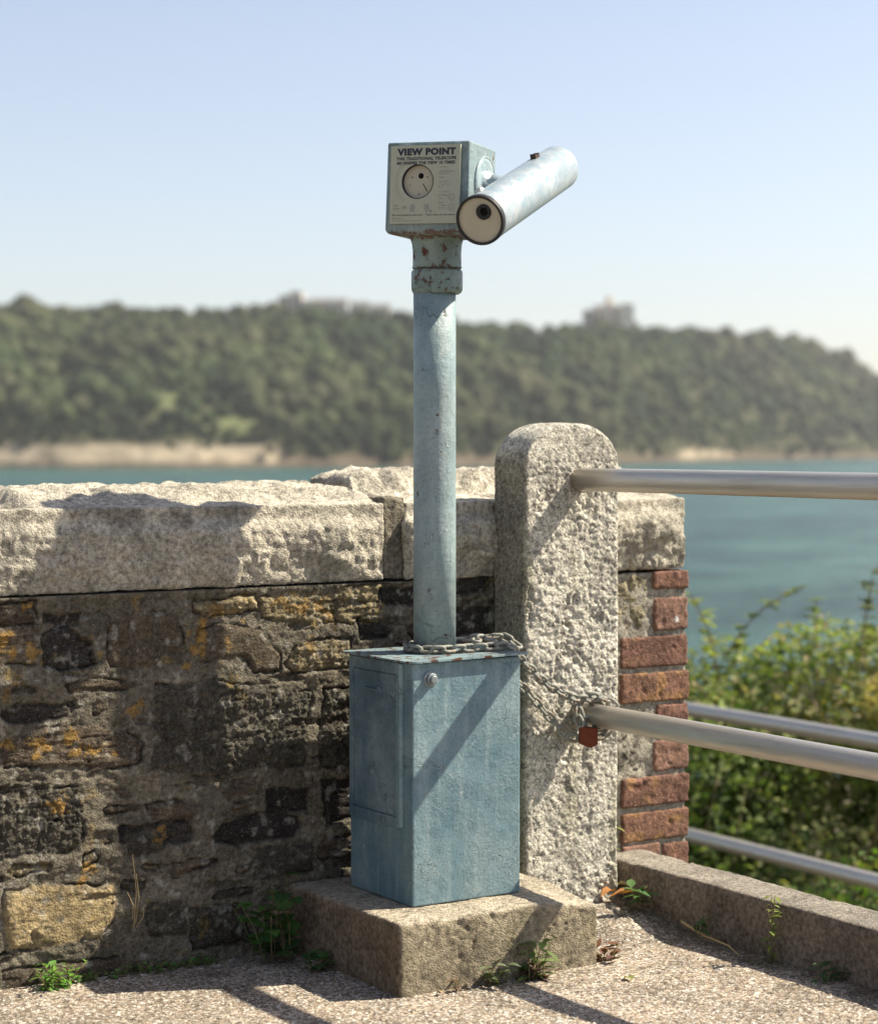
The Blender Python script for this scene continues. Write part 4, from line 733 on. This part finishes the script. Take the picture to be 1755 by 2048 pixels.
# the wood on it
n = 7000; a = rng.uniform(-.40, .34, n); b = np.where(rng.random(n) < .12, rng.uniform(.012, .10, n), rng.uniform(.045, 1.12, n))
D, z = hill_pt(a, b); xy = RT[None, :2]*(a*D)[:, None]+FH[None, :2]*D[:, None]
P = np.stack([xy[:, 0], xy[:, 1], z], 1)
meadow = (((a+.137)/.012)**2+((b-.235)/.045)**2 < 1) | (((a+.10)/.012)**2+((b-.12)/.03)**2 < 1)
keep = (z > WZ_+4.0+5*(a < -.085)) & ~meadow & ((b > .012-.05*fbm(P, 60, 3, 4)) | (((a+.072)/.014)**2 < 1) | (a > 0.02)) & ((a < -.085) | (b > .012)) & (z < 1e3)
low_sc = (b < .2) & (a < -.06) & (rng.random(n) < .0); keep &= ~low_sc
P = P[keep]; a = a[keep]; b = b[keep]; n = len(P); big = fbm(P, 70, 3, 19)
rad = (3.6+6.6*rng.random(n)**2.2)*(1+.6*big)*(.5+.5*sst(.03, .2, b)); rad[(b < .10) & (a < -.08)] *= .5
rad = np.clip(rad, 1.8, 14)
u = rng.normal(size=(14, 3)); ncore_u, ncore_v = 10, 6
sp = [(math.cos(2*math.pi*i/ncore_u)*math.sin(math.pi*(j+.5)/ncore_v), math.sin(2*math.pi*i/ncore_u)*math.sin(math.pi*(j+.5)/ncore_v), math.cos(math.pi*(j+.5)/ncore_v)) for j in range(ncore_v) for i in range(ncore_u)]
sp = np.array(sp); sf = [(j*ncore_u+i, (j+1)*ncore_u+i, (j+1)*ncore_u+(i+1) % ncore_u, j*ncore_u+(i+1) % ncore_u) for j in range(ncore_v-1) for i in range(ncore_u)]; sf = np.array(sf)
HGT = rad*.95; cen = P+np.stack([0*rad, 0*rad, HGT*.75+4.5*fbm(P, 48, 3, 61)], 1)
core = cen[:, None, :]+sp[None]*(rad[:, None, None]*np.array([.86, .86, .82])); cv = core.reshape(-1, 3); cv += (sp[None]*rad[:, None, None]).reshape(-1, 3)*(.28*fbm(cv, 4.5, 3, 2))[:, None]
cf = (sf[None]+(np.arange(n)*len(sp))[:, None, None]).reshape(-1, 4)
tc = np.array([(.026, .042, .015), (.036, .054, .018), (.048, .064, .021), (.062, .070, .026), (.066, .066, .030)])[np.clip(((rng.random(n)*.3+(1.2*big+.5)*.7)*5).astype(int), 0, 4)]*(1+.17*rng.normal(size=(n, 1)))*(1+.75*fbm(P, 42, 4, 72))[:, None]
tc = np.clip(tc, .012, .2)*.92; ccol = np.repeat(tc*.9, len(sp), 0)
nl = 64; k = n*nl; uu = rng.normal(size=(n, nl, 3)); uu[..., 2] = np.abs(uu[..., 2])*1.0-.25; uu /= np.linalg.norm(uu, axis=2, keepdims=True)
lump = 1+.0*uu[..., :1]; ctr = cen[:, None, :]+uu*(rad[:, None, None]*np.array([.95, .95, .90])); ctr = ctr.reshape(-1, 3); U2 = uu.reshape(-1, 3)
ctr += U2*(np.repeat(rad, nl)*(.30*fbm(ctr, 4.5, 3, 2)+.03))[:, None]
Vl, Fl, Cl = many_leaves(ctr, U2, 1.0+.9*rng.random(k), .9+.7*rng.random(k), np.repeat(tc, nl, 0)*(1+.22*rng.normal(size=(k, 1))), rng)
M_wood = NT('wood_foliage', .8, .15); M_wood.color(M_wood.attr())
tag(mesh('woodland', np.concatenate([cv, Vl]), np.concatenate([cf, Fl+len(cv)]), M_wood.m, col=np.clip(np.concatenate([ccol, Cl]), .008, .3), smooth=False), 'dense green wood covering the far headland', 'woodland', kind='stuff')
# ------------------------------------------------------------------ castles and small far things
M_cst = flat('castle_stone', (.78, .68, .55), .9, var=.2, sc_=.3, bump=.0); M_cst2 = flat('castle_dark_stone', (.45, .39, .31), .9, var=.2, sc_=.3, bump=0); M_win = flat('far_window', (.05, .05, .05), .4, bump=0); M_roof = flat('far_roof', (.16, .15, .15), .8, bump=0)
def far(px, D, v): # bearing px from the picture centre line, height from horizon row
    p = RT*((px-877.5)/4100*D)+FH*D; return np.array([p[0], p[1], CAMZ+(892-v)/4100*D])
def farbox(mb, u0, u1, v0, v1, D, dep=14):
    p = far(u0, D, v1); q = far(u1, D, v0); mb.add([tuple(RT*((u-877.5)/4100*D)+FH*(D+dd_))[:2]+(zz,) for zz in (p[2]-8, q[2]) for dd_ in (0, dep) for u in (u0, u1)], [(0, 2, 3, 1), (4, 5, 7, 6), (0, 1, 5, 4), (2, 6, 7, 3), (0, 4, 6, 2), (1, 3, 7, 5)])
def crenel(mb, u0, u1, v, D, step=5):
    u = u0
    while u < u1-1: farbox(mb, u, u+step*.55, v-3, v+1, D-.3, 1.5); u += step
D1 = 1735
t = thing('castle_keep', tuple(far(1215, D1, 655)), 'grey round tower castle with turret on the skyline at right', 'castle')
mb = MB()
c0 = far(1217, D1+20, 660)
mb.lathe([(14, 0), (13.5, (660-616)/4100*D1), (14.3, (660-615)/4100*D1), (14.3, (660-612)/4100*D1), (12.5, (660-612)/4100*D1), (12.5, (660-614)/4100*D1)], c0, n=32); mb.build('keep_wall', M_cst, t)
mb = MB(); farbox(mb, 1166, 1190, 622, 650, D1); crenel(mb, 1166, 1190, 622, D1); mb.build('wing', M_cst2, t)
mb = MB(); farbox(mb, 1240, 1266, 610, 650, D1-4); crenel(mb, 1240, 1266, 610, D1-4); mb.build('wing', M_cst, t)
mb = MB(); mb.lathe([(3, 0), (3, (650-598)/4100*D1), (0, (650-588)/4100*D1)], far(1216, D1+16, 650), n=16); mb.build('turret', M_cst2, t)
mb = MB()
for u in (1196, 1210, 1228): farbox(mb, u, u+3, 622, 632, D1-8, 2)
mb.build('window', M_win, t)
D2 = 1500
t = thing('fort_tower', tuple(far(590, D2, 625)), 'tall blocky stone fort on the skyline, left of the long buildings', 'castle')
mb = MB(); farbox(mb, 558, 578, 592, 630, D2+4); mb.build('wing', M_cst2, t)
mb = MB(); farbox(mb, 578, 606, 585, 630, D2); crenel(mb, 578, 606, 585, D2); farbox(mb, 606, 622, 600, 630, D2-2); mb.build('keep_wall', M_cst, t)
mb = MB(); farbox(mb, 585, 588, 594, 600, D2-1, 2); farbox(mb, 596, 599, 594, 600, D2-1, 2); mb.build('window', M_win, t)
for i, (u0, u1, v, lab) in enumerate([(624, 694, 604, 'long pale barracks building beside the fort on the skyline'), (700, 738, 610, 'middle pale gabled building between barracks and low house on the skyline'), (742, 780, 615, 'lowest pale building of the skyline row, nearest the telescope pole')]):
    t = thing('barracks', tuple(far((u0+u1)/2, D2, 630)), lab, 'building'); mb = MB(); farbox(mb, u0, u1, v, 634, D2); mb.build('wall', M_cst, t)
    p, q = far(u0-1, D2-1, v), far(u1+1, D2-1, v); bk = FH*16; rz = np.array([0, 0, 3.2]); MB().add([p, q, q+bk, p+bk, p+bk/2+rz, q+bk/2+rz], [(0, 1, 5, 4), (2, 3, 4, 5), (0, 4, 3), (1, 2, 5)]).build('roof', M_roof, t)
    mb = MB(); u = u0+4
    while u < u1-4: farbox(mb, u, u+2, v+6, v+11, D2-.5, 1); u += 8
    mb.build('window', M_win, t)
t = thing('white_house', tuple(far(708, 1230, 838)), 'small white house half hidden low in the wood left of the pole', 'house'); mb = MB(); farbox(mb, 700, 716, 822, 834, 1290, 8); mb.build('wall', flat('white_render', (.6, .6, .57), .8, bump=0), t)
p, q = far(699, 1290, 822), far(717, 1290, 822); bk = FH*9; rz = np.array([0, 0, 2.2]); MB().add([p, q, q+bk, p+bk, p+bk/2+rz, q+bk/2+rz], [(0, 1, 5, 4), (2, 3, 4, 5), (0, 4, 3), (1, 2, 5)]).build('roof', M_roof, t)
# ------------------------------------------------------------------ sea air
hz = bpy.data.materials.new('haze'); hz.use_nodes = True; hn = hz.node_tree; hn.nodes.remove(hn.nodes['Principled BSDF']); pvn = hn.nodes.new('ShaderNodeVolumePrincipled')
pvn.inputs['Color'].default_value = (.93, .93, .97, 1); pvn.inputs['Density'].default_value = .00007; pvn.inputs['Anisotropy'].default_value = .2; hn.links.new(pvn.outputs[0], hn.nodes['Material Output'].inputs['Volume'])
mb = MB().box(-6050, 6050, -6050, 6050, -17.5, 150); tag(mb.build('haze', hz), kind='stuff')
